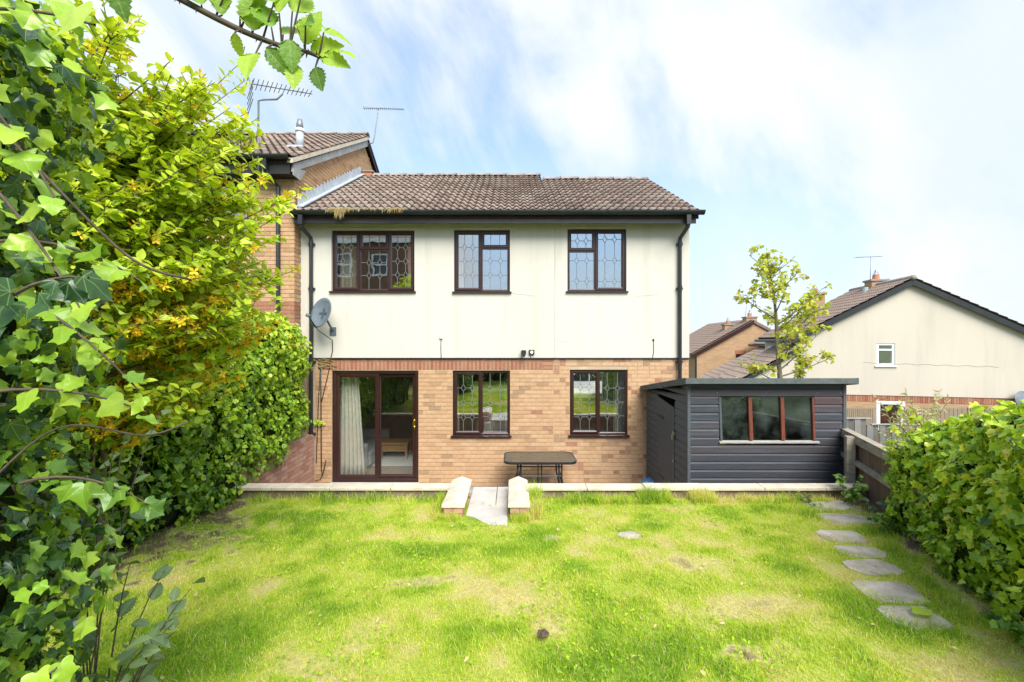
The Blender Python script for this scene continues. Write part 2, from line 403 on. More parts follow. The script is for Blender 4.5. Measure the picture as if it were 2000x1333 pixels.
class MB:
    def __init__(self):
        self.v = []
        self.f = []

    def add(self, vs, fs):
        n = len(self.v)
        self.v += [tuple(p) for p in vs]
        self.f += [tuple(i + n for i in f) for f in fs]
        return self

    def box(self, x0, x1, y0, y1, z0, z1):
        vs = [(x0, y0, z0), (x1, y0, z0), (x1, y1, z0), (x0, y1, z0), (x0, y0, z1), (x1, y0, z1), (x1, y1, z1), (x0, y1, z1)]
        return self.add(vs, [(0, 3, 2, 1), (4, 5, 6, 7), (0, 1, 5, 4), (1, 2, 6, 5), (2, 3, 7, 6), (3, 0, 4, 7)])

    def bar(self, a, b, w, h, up=(0, 0, 1)):
        """rectangular bar from a to b, w across, h along up"""
        a, b = Vector(a), Vector(b)
        d = (b - a).normalized()
        u = Vector(up)
        s = d.cross(u).normalized()
        u = s.cross(d).normalized()
        vs = []
        for p in (a, b):
            for sx, sy in ((-1, -1), (1, -1), (1, 1), (-1, 1)):
                vs.append(p + s * (sx * w / 2) + u * (sy * h / 2))
        return self.add(vs, [(0, 1, 2, 3), (7, 6, 5, 4), (0, 4, 5, 1), (1, 5, 6, 2), (2, 6, 7, 3), (3, 7, 4, 0)])

    def tube(self, pts, r, n=8, caps=True):
        pts = [Vector(p) for p in pts]
        rs = r if isinstance(r, (list, tuple)) else [r] * len(pts)
        base = len(self.v)
        prev = None
        for i, p in enumerate(pts):
            d = (pts[min(i + 1, len(pts) - 1)] - pts[max(i - 1, 0)]).normalized()
            if prev is None:
                ref = Vector((0, 0, 1)) if abs(d.z) < 0.9 else Vector((1, 0, 0))
                s = d.cross(ref).normalized()
            else:
                s = (prev - d * prev.dot(d)).normalized()
            prev = s
            t = d.cross(s)
            for k in range(n):
                a = 2 * math.pi * k / n
                self.v.append(tuple(p + (s * math.cos(a) + t * math.sin(a)) * rs[i]))
        for i in range(len(pts) - 1):
            for k in range(n):
                k2 = (k + 1) % n
                self.f.append((base + i * n + k, base + i * n + k2, base + (i + 1) * n + k2, base + (i + 1) * n + k))
        if caps:
            self.f.append(tuple(base + k for k in reversed(range(n))))
            self.f.append(tuple(base + (len(pts) - 1) * n + k for k in range(n)))
        return self

    def prism(self, poly, lo, hi, axis='z'):
        """extrude a 2-D polygon; axis z: (x,y)->z, y: (x,z)->y, x: (y,z)->x"""
        def P(p, h):
            return {'z': (p[0], p[1], h), 'y': (p[0], h, p[1]), 'x': (h, p[0], p[1])}[axis]
        n = len(poly)
        vs = [P(p, lo) for p in poly] + [P(p, hi) for p in poly]
        fs = [tuple(reversed(range(n))), tuple(range(n, 2 * n))]
        fs += [(i, (i + 1) % n, n + (i + 1) % n, n + i) for i in range(n)]
        return self.add(vs, fs)

    def ring(self, x0, x1, z0, z1, w, yf, yb, cham=0.012):
        """mitred rectangular frame facing -Y: flat face then a slope down to the glass"""
        m = w * 0.62
        L = [(x0, z0, x1, z1, yb), (x0, z0, x1, z1, yf + 0.004), (x0 + 0.004, z0 + 0.004, x1 - 0.004, z1 - 0.004, yf),
             (x0 + m, z0 + m, x1 - m, z1 - m, yf), (x0 + w, z0 + w, x1 - w, z1 - w, yf + cham), (x0 + w, z0 + w, x1 - w, z1 - w, yb)]
        vs = []
        for a, b, c, d, y in L:
            vs += [(a, y, b), (c, y, b), (c, y, d), (a, y, d)]
        fs = []
        for i in range(len(L) - 1):
            for k in range(4):
                k2 = (k + 1) % 4
                fs.append((i * 4 + k, i * 4 + k2, i * 4 + 4 + k2, i * 4 + 4 + k))
        return self.add(vs, fs)

    def holes(self, u0, u1, w0, w1, hs, a, b, axis='y'):
        """slab between a and b with rectangular openings hs=[(u0,u1,w0,w1)]"""
        us = sorted({u0, u1, *[h[0] for h in hs], *[h[1] for h in hs]})
        ws = sorted({w0, w1, *[h[2] for h in hs], *[h[3] for h in hs]})
        us = [u for u in us if u0 <= u <= u1]
        ws = [w for w in ws if w0 <= w <= w1]

        def solid(i, j):
            if not (0 <= i < len(us) - 1 and 0 <= j < len(ws) - 1):
                return False
            cu, cw = (us[i] + us[i + 1]) / 2, (ws[j] + ws[j + 1]) / 2
            return not any(h[0] < cu < h[1] and h[2] < cw < h[3] for h in hs)

        def P(u, d, w):
            return {'y': (u, d, w), 'x': (d, u, w), 'z': (u, w, d)}[axis]
        for i in range(len(us) - 1):
            for j in range(len(ws) - 1):
                if not solid(i, j):
                    continue
                A, B, c, d = us[i], us[i + 1], ws[j], ws[j + 1]
                for dep in (a, b):
                    self.add([P(A, dep, c), P(B, dep, c), P(B, dep, d), P(A, dep, d)], [(0, 1, 2, 3)])
                for (di, dj, p, q) in ((-1, 0, (A, c), (A, d)), (1, 0, (B, c), (B, d)), (0, -1, (A, c), (B, c)), (0, 1, (A, d), (B, d))):
                    if not solid(i + di, j + dj):
                        self.add([P(p[0], a, p[1]), P(q[0], a, q[1]), P(q[0], b, q[1]), P(p[0], b, p[1])], [(0, 1, 2, 3)])
        return self

    def mesh(self, name, m, smooth=False):
        me = bpy.data.meshes.new(name)
        me.from_pydata(self.v, [], self.f)
        me.update()
        if m:
            me.materials.append(MATS[m])
        if smooth:
            me.polygons.foreach_set('use_smooth', [True] * len(me.polygons))
        return me

    def build(self, name, m, parent=None, smooth=False, bevel=0.0, fix=False):
        me = self.mesh(name, m, smooth)
        if fix:
            import bmesh
            bm = bmesh.new()
            bm.from_mesh(me)
            bmesh.ops.remove_doubles(bm, verts=bm.verts, dist=1e-5)
            bmesh.ops.recalc_face_normals(bm, faces=bm.faces)
            bm.to_mesh(me)
            bm.free()
        o = link(bpy.data.objects.new(name, me), parent)
        if bevel:
            md = o.modifiers.new('bevel', 'BEVEL')
            md.width = bevel
            md.segments = 2
            md.limit_method = 'ANGLE'
        return o


def blank_piece(me, mx, tint, name, parent):
    o = bpy.data.objects.new(name, me)
    link(o, parent)
    o.matrix_basis = mx
    o.color = (tint, 0, 0, 1)
    return o


def mesh_arrays(me):
    n = len(me.vertices)
    v = np.empty(n * 3, np.float32)
    me.vertices.foreach_get('co', v)
    me.calc_loop_triangles()
    t = np.empty(len(me.loop_triangles) * 3, np.int32)
    me.loop_triangles.foreach_get('vertices', t)
    return v.reshape(-1, 3), t.reshape(-1, 3)


def np_mesh(name, V, T, tints, m, smooth=False):
    me = bpy.data.meshes.new(name)
    nv, nf = len(V), len(T)
    me.vertices.add(nv)
    me.vertices.foreach_set('co', np.ascontiguousarray(V, np.float32).ravel())
    me.loops.add(nf * 3)
    me.loops.foreach_set('vertex_index', np.ascontiguousarray(T, np.int32).ravel())
    me.polygons.add(nf)
    me.polygons.foreach_set('loop_start', np.arange(0, nf * 3, 3, dtype=np.int32))
    me.polygons.foreach_set('loop_total', np.full(nf, 3, np.int32))
    me.polygons.foreach_set('use_smooth', np.full(nf, bool(smooth)))
    me.update(calc_edges=True)
    at = me.attributes.new('tint', 'FLOAT', 'POINT')
    at.data.foreach_set('value', np.ascontiguousarray(tints, np.float32))
    me.materials.append(MATS[m])
    return me


def scatter(name, bulk_name, meshes, pos, rot, scl, tint, idx, parent, m, limit=300, smooth=False, front=None):
    """pieces: the `limit` that show largest become objects, the rest one joined mesh of kind stuff"""
    pos = np.asarray(pos, float)
    N = len(pos)
    if N == 0:
        return
    scl = np.broadcast_to(np.asarray(scl, float), (N,)).copy()
    tint = np.asarray(tint, float)
    idx = np.asarray(idx, int)
    d = pos - np.array(EYE)
    depth = np.maximum(d[:, 1], 0.05)
    show = scl / np.linalg.norm(d, axis=1)
    inview = (d[:, 1] > 0.1) & (np.abs(d[:, 0]) / depth < 1.12) & (np.abs(d[:, 2]) / depth < 0.74)
    show = np.where(inview, show, show * 0.01)
    if front is not None:
        show = show * np.asarray(front)
    order = np.argsort(-show, kind='stable')
    top, rest = order[:limit], order[limit:]
    for i in top:
        M4 = Matrix.Identity(4)
        r = rot[i] * scl[i]
        for a in range(3):
            for b in range(3):
                M4[a][b] = float(r[a, b])
            M4[a][3] = float(pos[i, a])
        blank_piece(meshes[idx[i]], M4, float(tint[i]), name, parent)
    if len(rest):
        VV, TT, UU = [], [], []
        base = 0
        for k, me in enumerate(meshes):
            sel = rest[idx[rest] == k]
            if not len(sel):
                continue
            v, t = mesh_arrays(me)
            P = np.einsum('nij,vj->nvi', rot[sel] * scl[sel][:, None, None], v) + pos[sel][:, None, :]
            VV.append(P.reshape(-1, 3))
            TT.append((t[None] + (np.arange(len(sel)) * len(v))[:, None, None] + base).reshape(-1, 3))
            UU.append(np.repeat(tint[sel], len(v)))
            base += len(sel) * len(v)
        me = np_mesh(bulk_name, np.concatenate(VV), np.concatenate(TT), np.concatenate(UU), m, smooth)
        o = link(bpy.data.objects.new(bulk_name, me), parent)
        o.color = (0, 0, 0, 1)
        tag(o, kind='stuff')


def frames(normal, tip):
    """rotation matrices with local Z = normal, local Y ~ tip"""
    n = normal / np.linalg.norm(normal, axis=1, keepdims=True)
    t = tip - n * np.sum(tip * n, axis=1, keepdims=True)
    t /= np.linalg.norm(t, axis=1, keepdims=True) + 1e-9
    x = np.cross(t, n)
    return np.stack([x, t, n], axis=2)


def smooth_line(pts, k=6):
    P = [Vector(p) for p in pts]
    P = [P[0] * 2 - P[1]] + P + [P[-1] * 2 - P[-2]]
    res = []
    for i in range(1, len(P) - 2):
        for j in range(k):
            t = j / k
            a, b, c, d = P[i - 1], P[i], P[i + 1], P[i + 2]
            res.append((b * 2 + (c - a) * t + (a * 2 - b * 5 + c * 4 - d) * t * t + (b * 3 - a - c * 3 + d) * t ** 3) * 0.5)
    return res + [P[-2]]


def eye_mats(n):
    return np.repeat(np.eye(3)[None], n, 0)


def vnoise(x, y, seed=0):
    """smooth 2-D value noise, 0..1"""
    xi, yi = np.floor(x).astype(int), np.floor(y).astype(int)
    fx, fy = x - xi, y - yi
    fx, fy = fx * fx * (3 - 2 * fx), fy * fy * (3 - 2 * fy)

    def h(a, b):
        k = (a * 374761393 + b * 668265263 + seed * 982451653) & 0xffffffff
        k = ((k ^ (k >> 13)) * 1274126177) & 0xffffffff
        return ((k ^ (k >> 16)) & 0xffff) / 65535.0
    return (h(xi, yi) * (1 - fx) + h(xi + 1, yi) * fx) * (1 - fy) + (h(xi, yi + 1) * (1 - fx) + h(xi + 1, yi + 1) * fx) * fy


def fbm(x, y, seed=0, o=4):
    s, a, t = 0, 0.5, 0
    for i in range(o):
        s = s + a * vnoise(x * 2 ** i, y * 2 ** i, seed + i)
        t += a
        a *= 0.55
    return s / t


# leaf shapes, unit length, base at origin, tip along +Y, face +Z
def leaf_mesh(name, m, outline, mids, fold=0.22, droop=0.22, wave=0.0):
    """outline: right-half points from base to tip (x>0); mids: y of midline points"""
    mb = MB()

    def Z(x, y):
        return fold * abs(x) - droop * y * y + wave * math.sin(7 * y + 5 * x)
    right = outline
    ml = [(0.0, y) for y in mids]
    for s in (1, -1):
        poly = [(p[0] * s, p[1]) for p in right]
        vs = [(x, y, Z(x, y)) for x, y in ml] + [(x, y, Z(x, y)) for x, y in poly]
        fs = []
        i, j, nm = 0, 0, len(ml)
        while i < nm - 1 or j < len(poly) - 1:
            if j < len(poly) - 1 and (i >= nm - 1 or poly[j + 1][1] <= ml[i + 1][1] + 0.06):
                tri = (i, nm + j, nm + j + 1)
                j += 1
            else:
                tri = (i, nm + j, i + 1)
                i += 1
            fs.append(tri if s > 0 else tri[::-1])
        mb.add(vs, fs)
    me = mb.mesh(name, m, True)
    return me


IVY_OUT = [(0.12, -0.10), (0.30, -0.07), (0.45, 0.05), (0.38, 0.22), (0.41, 0.38), (0.53, 0.54), (0.31, 0.63), (0.15, 0.81)]
IVY_MID = [0.0, 0.35, 0.65, 1.0]


def ivy_variants(m, tag_, n=5, fine=False):
    res = []
    for k in range(n):
        wd_ = random.uniform(.78, 1.2)
        j = lambda a: a * wd_ * random.uniform(0.85, 1.18)
        o = [(j(x), y + random.uniform(-.03, .03)) for x, y in IVY_OUT]
        if fine:
            oo = []
            for a, b in zip(o[:-1], o[1:]):
                mx, my = (a[0] + b[0]) / 2, (a[1] + b[1]) / 2
                oo += [a, (mx + 0.012, my - 0.02)]
            o = oo + [o[-1]]
        res.append(leaf_mesh(f'{tag_}_leaf', m, o, IVY_MID, random.uniform(-0.2, 0.6), random.uniform(-.15, 0.7), random.uniform(0.0, 0.12)))
    return res


def oval_variants(m, tag_, width=0.2, n=4, serr=0, fold=0.3, droop=0.25):
    res = []
    for k in range(n):
        w = width * random.uniform(0.85, 1.15)
        cnt = 6 + serr * 2
        o = []
        for i in range(1, cnt):
            y = i / cnt
            x = w * math.sin(math.pi * y ** 0.8) ** 0.9
            if serr:
                x *= 1.12 if i % 2 else 0.86
            o.append((x, y))
        res.append(leaf_mesh(f'{tag_}_leaf', m, o, [0.0, 0.35, 0.7, 1.0], fold * random.uniform(.6, 1.3), droop * random.uniform(.2, 1.6)))
    return res


def star_flower(m):
    mb = MB()
    for k in range(4):
        a = k * math.pi / 2
        c, s = math.cos(a), math.sin(a)
        P = lambda x, y, z: (x * c - y * s, x * s + y * c, z)
        mb.add([P(0, 0, 0), P(.17, .3, .12), P(0, .62, .2), P(-.17, .3, .12)], [(0, 1, 2, 3)])
    return mb.mesh('flower', m)


def ellipsoid_mesh(mb, c, r, seed, amp=0.12, nu=18, nv=12):
    rr = random.Random(seed)
    ph = [rr.uniform(0, 6.28) for _ in range(6)]
    vs, fs = [], []
    for i in range(nv + 1):
        th = math.pi * i / nv
        for k in range(nu):
            p = 2 * math.pi * k / nu
            q = 1 + amp * (math.sin(3 * p + ph[0] + 2 * th) + math.sin(5 * th + ph[1]) + math.sin(4 * p - 3 * th + ph[2])) / 2
            vs.append((c[0] + r[0] * q * math.sin(th) * math.cos(p), c[1] + r[1] * q * math.sin(th) * math.sin(p), c[2] + r[2] * q * math.cos(th)))
    for i in range(nv):
        for k in range(nu):
            k2 = (k + 1) % nu
            fs.append((i * nu + k, (i + 1) * nu + k, (i + 1) * nu + k2, i * nu + k2))
    mb.add(vs, fs)


def blob_points(blobs, n, inward=0.25, keep=None, seed=1):
    """points near the surface of a union of ellipsoids with outward normals"""
    g = np.random.default_rng(seed)
    B = np.array([(*c, *r) for c, r in blobs])
    area = B[:, 3] * B[:, 4] + B[:, 4] * B[:, 5] + B[:, 3] * B[:, 5]
    P, Nn, D = [], [], []
    got = 0
    for _ in range(12):
        k = g.choice(len(B), size=n * 2, p=area / area.sum())
        d = g.normal(size=(n * 2, 3))
        d /= np.linalg.norm(d, axis=1, keepdims=True)
        lump = 1 + 0.10 * np.sin(5 * d[:, 0] + 3 * k) * np.cos(6 * d[:, 2] + 2 * k) + 0.06 * np.sin(11 * d[:, 1] + k)
        dep = g.random(n * 2) ** 1.6 * inward
        p = B[k, :3] + B[k, 3:] * d * (lump * (1 - dep))[:, None]
        nm = d / B[k, 3:]
        nm /= np.linalg.norm(nm, axis=1, keepdims=True)
        ok = np.ones(len(p), bool)
        for c in B:
            q = np.sum(((p - c[:3]) / c[3:]) ** 2, axis=1)
            ok &= q > (1 - inward) ** 2 * 0.72
        if keep is not None:
            ok &= keep(p, nm)
        P.append(p[ok]); Nn.append(nm[ok]); D.append(dep[ok])
        got += ok.sum()
        if got >= n:
            break
    return np.concatenate(P)[:n], np.concatenate(Nn)[:n], np.concatenate(D)[:n]

# ------------------------------------------------------------------ ground, lawn, patio (the setting)
def lawn_z(x, y):
    return 1.0 - 0.0421 * y + 0.02 * (fbm(x * 0.9 + 40, y * 0.9 + 17, 5, 3) - 0.5) * 2


def soil_amount(x, y):
    """bare soil: along the foot of the left hedge, under the right ivy and a few scuffed patches"""
    n = fbm(x * 5.1 + 9, y * 5.1 + 5, 21, 4)
    s = np.clip((-2.75 - x + (n - 0.5) * 1.6 - 0.25 * np.clip(4.0 - y, 0, 2)) / 0.45, 0, 1) * np.clip((5.9 - y) / 0.3, 0, 1)
    edge = 4.1 - 0.346 * (6.0 - y)
    s = np.maximum(s, np.clip((x - edge + (n - 0.5) * 0.7) / 0.35, 0, 1))
    for (cx, cy, rx, ry, k) in ((1.49, 2.72, 0.26, 0.12, 1.0), (-0.62, 3.62, 0.30, 0.13, 0.8), (1.50, 3.95, 0.24, 0.15, 0.7), (-3.0, 4.35, 0.5, 0.25, 0.9),
                                (1.30, 3.05, 0.12, 0.10, 0.4), (1.75, 3.3, 0.10, 0.10, 0.35)):
        q = ((x - cx) / rx) ** 2 + ((y - cy) / ry) ** 2
        s = np.maximum(s, k * np.clip(1.35 - q - (n - 0.5) * 4.2, 0, 1))
    return s


def lushness(x, y):
    """0 straw .. 1 deep green"""
    a = fbm(x * 1.05 + 3.3, y * 1.5 + 8.1, 3, 4)
    b = fbm(x * 3.3 + 1.2, y * 3.3 + 4.4, 9, 3)
    v = 0.57 + (a - 0.5) * 1.05 + (b - 0.5) * 1.35
    v = (v - 0.5) * 1.12 + 0.5 - 0.13 * np.clip((x - 0.6) / 2.0, 0, 1) - 0.12 * np.clip((y - 4.6) / 1.0, 0, 1) * np.clip((x - 0.3) / 0.8, 0, 1)
    v = v + 0.22 * np.clip((-2.1 - x) / 0.8, 0, 1)
    return np.clip(v, 0.02, 1.0)


gx, gy = np.meshgrid(np.linspace(-9, 9, 31), np.linspace(-8, 5.72, 24))
nx_, ny_ = 260, 230
X_, Y_ = np.meshgrid(np.linspace(-4.6, 5.2, nx_), np.linspace(-7.5, 5.72, ny_))
Z_ = lawn_z(X_, Y_)
V = np.stack([X_.ravel(), Y_.ravel(), Z_.ravel()], 1)
q = (np.arange(ny_ - 1)[:, None] * nx_ + np.arange(nx_ - 1)[None]).ravel()
T = np.concatenate([np.stack([q, q + 1, q + nx_ + 1], 1), np.stack([q, q + nx_ + 1, q + nx_], 1)])
so = soil_amount(X_, Y_).ravel()
lu = lushness(X_, Y_).ravel()
turf = link(bpy.data.objects.new('lawn', np_mesh('lawn', V, T, (0.18 + 0.8 * lu) * (1 - so), 'turf', True)))
turf.color = (0, 0, 0, 1)
tag(turf, 'patchy garden lawn of green and straw coloured turf with bare soil edges', 'lawn', kind='structure')


def terrain_z(x, y):
    t = min(max((x - 5.5) / 4.0, 0), 1)
    t = t * t * (3 - 2 * t)
    return -0.06 - 1.6 * t


tb = MB()
xs = [-900, -200, -60, -20, -9, 0, 4, 5.2, 5.8, 6.6, 7.4, 8.2, 9, 9.6, 12, 25, 80, 300, 900]
ys = [-900, -200, -60, -20, -9, 0, 6, 12, 20, 40, 100, 300, 900]
tb.add([(x, y, terrain_z(x, y)) for y in ys for x in xs],
       [(j * len(xs) + i, j * len(xs) + i + 1, (j + 1) * len(xs) + i + 1, (j + 1) * len(xs) + i) for j in range(len(ys) - 1) for i in range(len(xs) - 1)])
tag(tb.build('ground', 'terrain', smooth=True), 'rough green ground reaching to the horizon', 'ground', kind='structure')
tag(MB().box(-3.7, 5.0, 5.9, 8.56, -0.3, 0.0).build('patio', 'patio'), 'sunken grey paved patio between low wall and house', 'patio', kind='structure')
tag(MB().box(-9, 9, 17.5, 27, -0.3, -0.02).build('road', 'asphalt'), 'asphalt parking road beyond the house', 'road', kind='structure')

# ------------------------------------------------------------------ brick and tile makers
brick_me = MB().box(-0.5, 0.5, 0.0, 0.04, -0.0325, 0.0325).mesh('brick', 'brick')
pink_me = MB().box(-0.5, 0.5, 0.0, 0.04, -0.0325, 0.0325).mesh('brick', 'brick_pink')
soldier_me = MB().box(-0.0295, 0.0295, 0.0, 0.04, -0.1035, 0.1035).mesh('soldier_brick', 'brick')
SIDE = np.array([[0, -1, 0], [1, 0, 0], [0, 0, 1]], float)


def brick_tint(red=0.0, brown=0.10):
    r = random.random()
    if r < red:
        return random.uniform(0.77, 0.90)
    if r < red + brown:
        return random.uniform(0.62, 0.76)
    return random.uniform(0.0, 0.55)


def lay(u0, u1, z, k, holes, headers=False):
    """one course from u0 to u1: list of (centre, length)"""
    res = []
    u = u0 - (0.1125 if k % 2 else 0.0)
    while u < u1:
        L = 0.225
        if headers and random.random() < 0.42:
            L = 0.1125
        a, b = max(u, u0), min(u + L, u1)
        u += L
        segs = [(a, b)]
        for h in holes:
            if h[2] - 0.03 < z < h[3] + 0.03:
                ns = []
                for (p, q_) in segs:
                    if q_ <= h[0] or p >= h[1]:
                        ns.append((p, q_))
                    else:
                        if p < h[0]:
                            ns.append((p, h[0]))
                        if q_ > h[1]:
                            ns.append((h[1], q_))
                segs = ns
        for (p, q_) in segs:
            if q_ - p > 0.03:
                res.append(((p + q_) / 2, q_ - p - 0.010))
    return res


def tile_mesh():
    w = 0.2948
    prof = [(-0.002, 0.0)]
    for c in (0.25 * w, 0.75 * w):
        for u in (-1, -0.66, -0.33, 0.0, 0.33, 0.66, 1):
            prof.append((c + u * 0.056, 0.046 * math.cos(u * math.pi / 2) ** 0.8 if abs(u) < 1 else 0.0))
    prof.append((w - 0.003, 0.0))
    n = len(prof)
    vs = [(x, 0.0, z + 0.034) for x, z in prof] + [(x, 0.33, z) for x, z in prof] + [(x, 0.002, z + 0.034 - 0.015) for x, z in prof]
    fs = []
    for i in range(n - 1):
        fs.append((i, i + 1, n + i + 1, n + i))
        fs.append((2 * n + i, 2 * n + i + 1, i + 1, i))
    vs += [(prof[-1][0], 0.33, -0.015), (prof[0][0], 0.33, -0.015)]
    fs.append((n - 1, 3 * n - 1, 3 * n, 2 * n - 1))
    fs.append((2 * n, 0, n, 3 * n + 1))
    return MB().add(vs, fs).mesh('roof_tile', 'tile')


tile_me = tile_mesh()
PITCH = math.atan(0.536)
CP, SP = math.cos(PITCH), math.sin(PITCH)
SLOPE = np.array([[1, 0, 0], [0, CP, -SP], [0, SP, CP]], float)
GAUGE, TW = 0.282, 0.2948


def tile_roof(roof, x0, cols, rows_of, y0, z0, limit=300):
    pos, tin, rot = [], [], []
    for c in range(cols):
        for r in range(rows_of(c)):
            s = r * GAUGE + random.uniform(-.006, .006)
            pos.append((x0 + c * TW, y0 + s * CP, z0 + s * SP))
            t = random.random()
            tin.append(random.uniform(0.0, 0.62) if t < 0.8 else random.uniform(0.62, 1.0))
            a = random.uniform(-0.006, 0.006)
            rot.append(SLOPE @ np.array([[math.cos(a), -math.sin(a), 0], [math.sin(a), math.cos(a), 0], [0, 0, 1]]))
    scatter('roof_tile', 'roof_tile_field', [tile_me], pos, np.array(rot), 1.0, tin, np.zeros(len(pos), int), roof, 'tile', limit)


def ridge_run(roof, x0, x1, y, z, L=0.42):
    n = max(1, round((x1 - x0) / L))
    mb = MB()
    w = (x1 - x0) / n
    pr = [(0.125 * math.cos(a), 0.085 * math.sin(a)) for a in [math.pi * k / 8 for k in range(9)]]
    vs = [(0, p, q_) for p, q_ in pr] + [(w - 0.012, p, q_ * 0.94) for p, q_ in pr]
    fs = [(i, i + 1, 10 + i, 9 + i) for i in range(8)] + [tuple(range(9)), tuple(reversed(range(9, 18)))]
    me = mb.add(vs, fs).mesh('ridge_tile', 'ridge', True)
    for i in range(n):
        o = link(bpy.data.objects.new('ridge_tile', me), roof)
        o.location = (x0 + i * w, y, z + random.uniform(-.006, .006))
        o.rotation_euler = (0, random.uniform(-.01, .01), 0)


# ------------------------------------------------------------------ the rendered house
FY = 8.57                                   # brick face
RY = 8.548                                  # render face
XL, XR = -3.97, 3.33
W1 = (-3.394, -1.832, 3.675, 4.823)
W2 = (-1.090, -0.039, 3.666, 4.833)
W3 = (1.041, 2.150, 3.675, 4.852)
DO = (-3.394, -1.765, 0.078, 2.185)
W4 = (-1.119, -0.039, 0.956, 2.185)
W5 = (1.090, 2.179, 0.966, 2.200)
house = thing('house', 'two storey house with cream render above buff brick and brown leaded windows', 'house', (0, FY, 0))

wall = MB().holes(XL, XR, -0.2, 2.425, [DO, W4, W5], FY + 0.009, FY + 0.27).build('brick_wall', 'mortar', house)
pos, rot, tin, mid = [], [], [], []
for k in range(33):
    z = 0.0755 * k + 0.04
    if z < 2.19:
        for c, L in lay(-3.70, 0.78, z, k, [DO, W4, W5]):
            near = c > 0.35
            pos.append((c, FY, z)); rot.append(np.diag([L, 1, 1])); mid.append(0)
            tin.append(brick_tint(0.06 if near else 0.0, 0.10))
    if z < 2.40:
        for c, L in lay(0.78 + 0.004, XR, z, k + 1, [DO, W4, W5], True):
            pos.append((c, FY + random.uniform(0, .003), z)); rot.append(np.diag([L, 1, 1])); mid.append(0)
            t = brick_tint(0.30 if L < 0.12 else 0.03, 0.10)
            tin.append(t * 0.55 if t < 0.56 else t)
x = -3.62
while x < 0.55:
    pos.append((x, FY - 0.001, 2.312)); rot.append(np.eye(3)); mid.append(1)
    tin.append(random.uniform(0.90, 1.0))
    x += 0.0755
for k in range(3):
    pos.append((0.672, FY - 0.001, 2.24 + 0.0755 * k)); rot.append(np.diag([0.205, 1, 1])); mid.append(0)
    tin.append(random.uniform(0.82, 0.95))
scatter('brick', 'brick_courses', [brick_me, soldier_me], pos, np.array(rot), 1.0, tin, mid, wall, 'brick', 300)

for (a, b, hs) in ((XL, 0.803, [W1, W2]), (0.807, XR, [W3])):
    MB().holes(a, b, 2.425, 4.985, hs, RY, FY + 0.27).build('render_panel', 'render', house)
# thin beads and cracks around the upper windows
bd = MB()
bd.bar((-3.47, RY - .001, 4.86), (-1.70, RY - .001, 4.86), 0.012, 0.004)
bd.bar((-1.74, RY - .001, 4.95), (-1.74, RY - .001, 3.62), 0.010, 0.004, (0, 1, 0))
bd.bar((-1.17, RY - .001, 4.87), (0.02, RY - .001, 4.87), 0.010, 0.004)
bd.bar((1.03, RY - .001, 4.88), (2.16, RY - .001, 4.88), 0.010, 0.004)
bd.build('render_bead', 'render', house)
MB().box(-3.70, XR + 0.004, RY - 0.012, FY - 0.003, 2.408, 2.424).build('drip_bead', 'dark_fascia', house)
# return walls and back wall
MB().box(XR - 0.25, XR - 0.001, FY + 0.272, 15.2, -0.2, 5.0).build('side_wall', 'render', house)
bw = MB().holes(XL, XR, -0.2, 5.0, [(1.75, 3.05, 0.85, 2.05)], 15.2, 15.45).build('back_wall', 'render', house)
MB().prism([(FY + .28, 4.99), (15.4, 4.99), (11.6, 6.7)], XR - 0.2, XR - 0.02, 'x').build('gable_wall', 'render', house)

# rooms behind the glass
rm = MB()
rm.box(XL + .1, 0.35, FY + .275, 12.2, 0.0, 0.06)
rm.box(0.35, XR - .26, FY + .275, 15.19, 0.0, 0.06)
rm.build('room_floor', 'wood_floor', house)
rw = MB()
rw.box(XL + .02, XL + .1, FY + .275, 15.19, -0.1, 4.98)
rw.box(0.30, 0.38, FY + .275, 15.19, 0.061, 4.98)
rw.box(XL + .1, 0.30, 12.2, 12.28, 0.061, 4.98)
rw.box(0.38, XR - .26, 12.6, 12.68, 2.6, 4.98)
rw.build('room_wall', 'plaster', house)
rc = MB()
rc.box(XL + .1, 0.30, FY + .275, 12.19, 2.38, 2.62)
rc.box(0.381, XR - .26, FY + .275, 15.19, 2.38, 2.599)
rc.box(XL + .1, XR - .26, FY + .275, 12.19, 4.90, 4.979)
rc.build('room_ceiling', 'plaster', house)


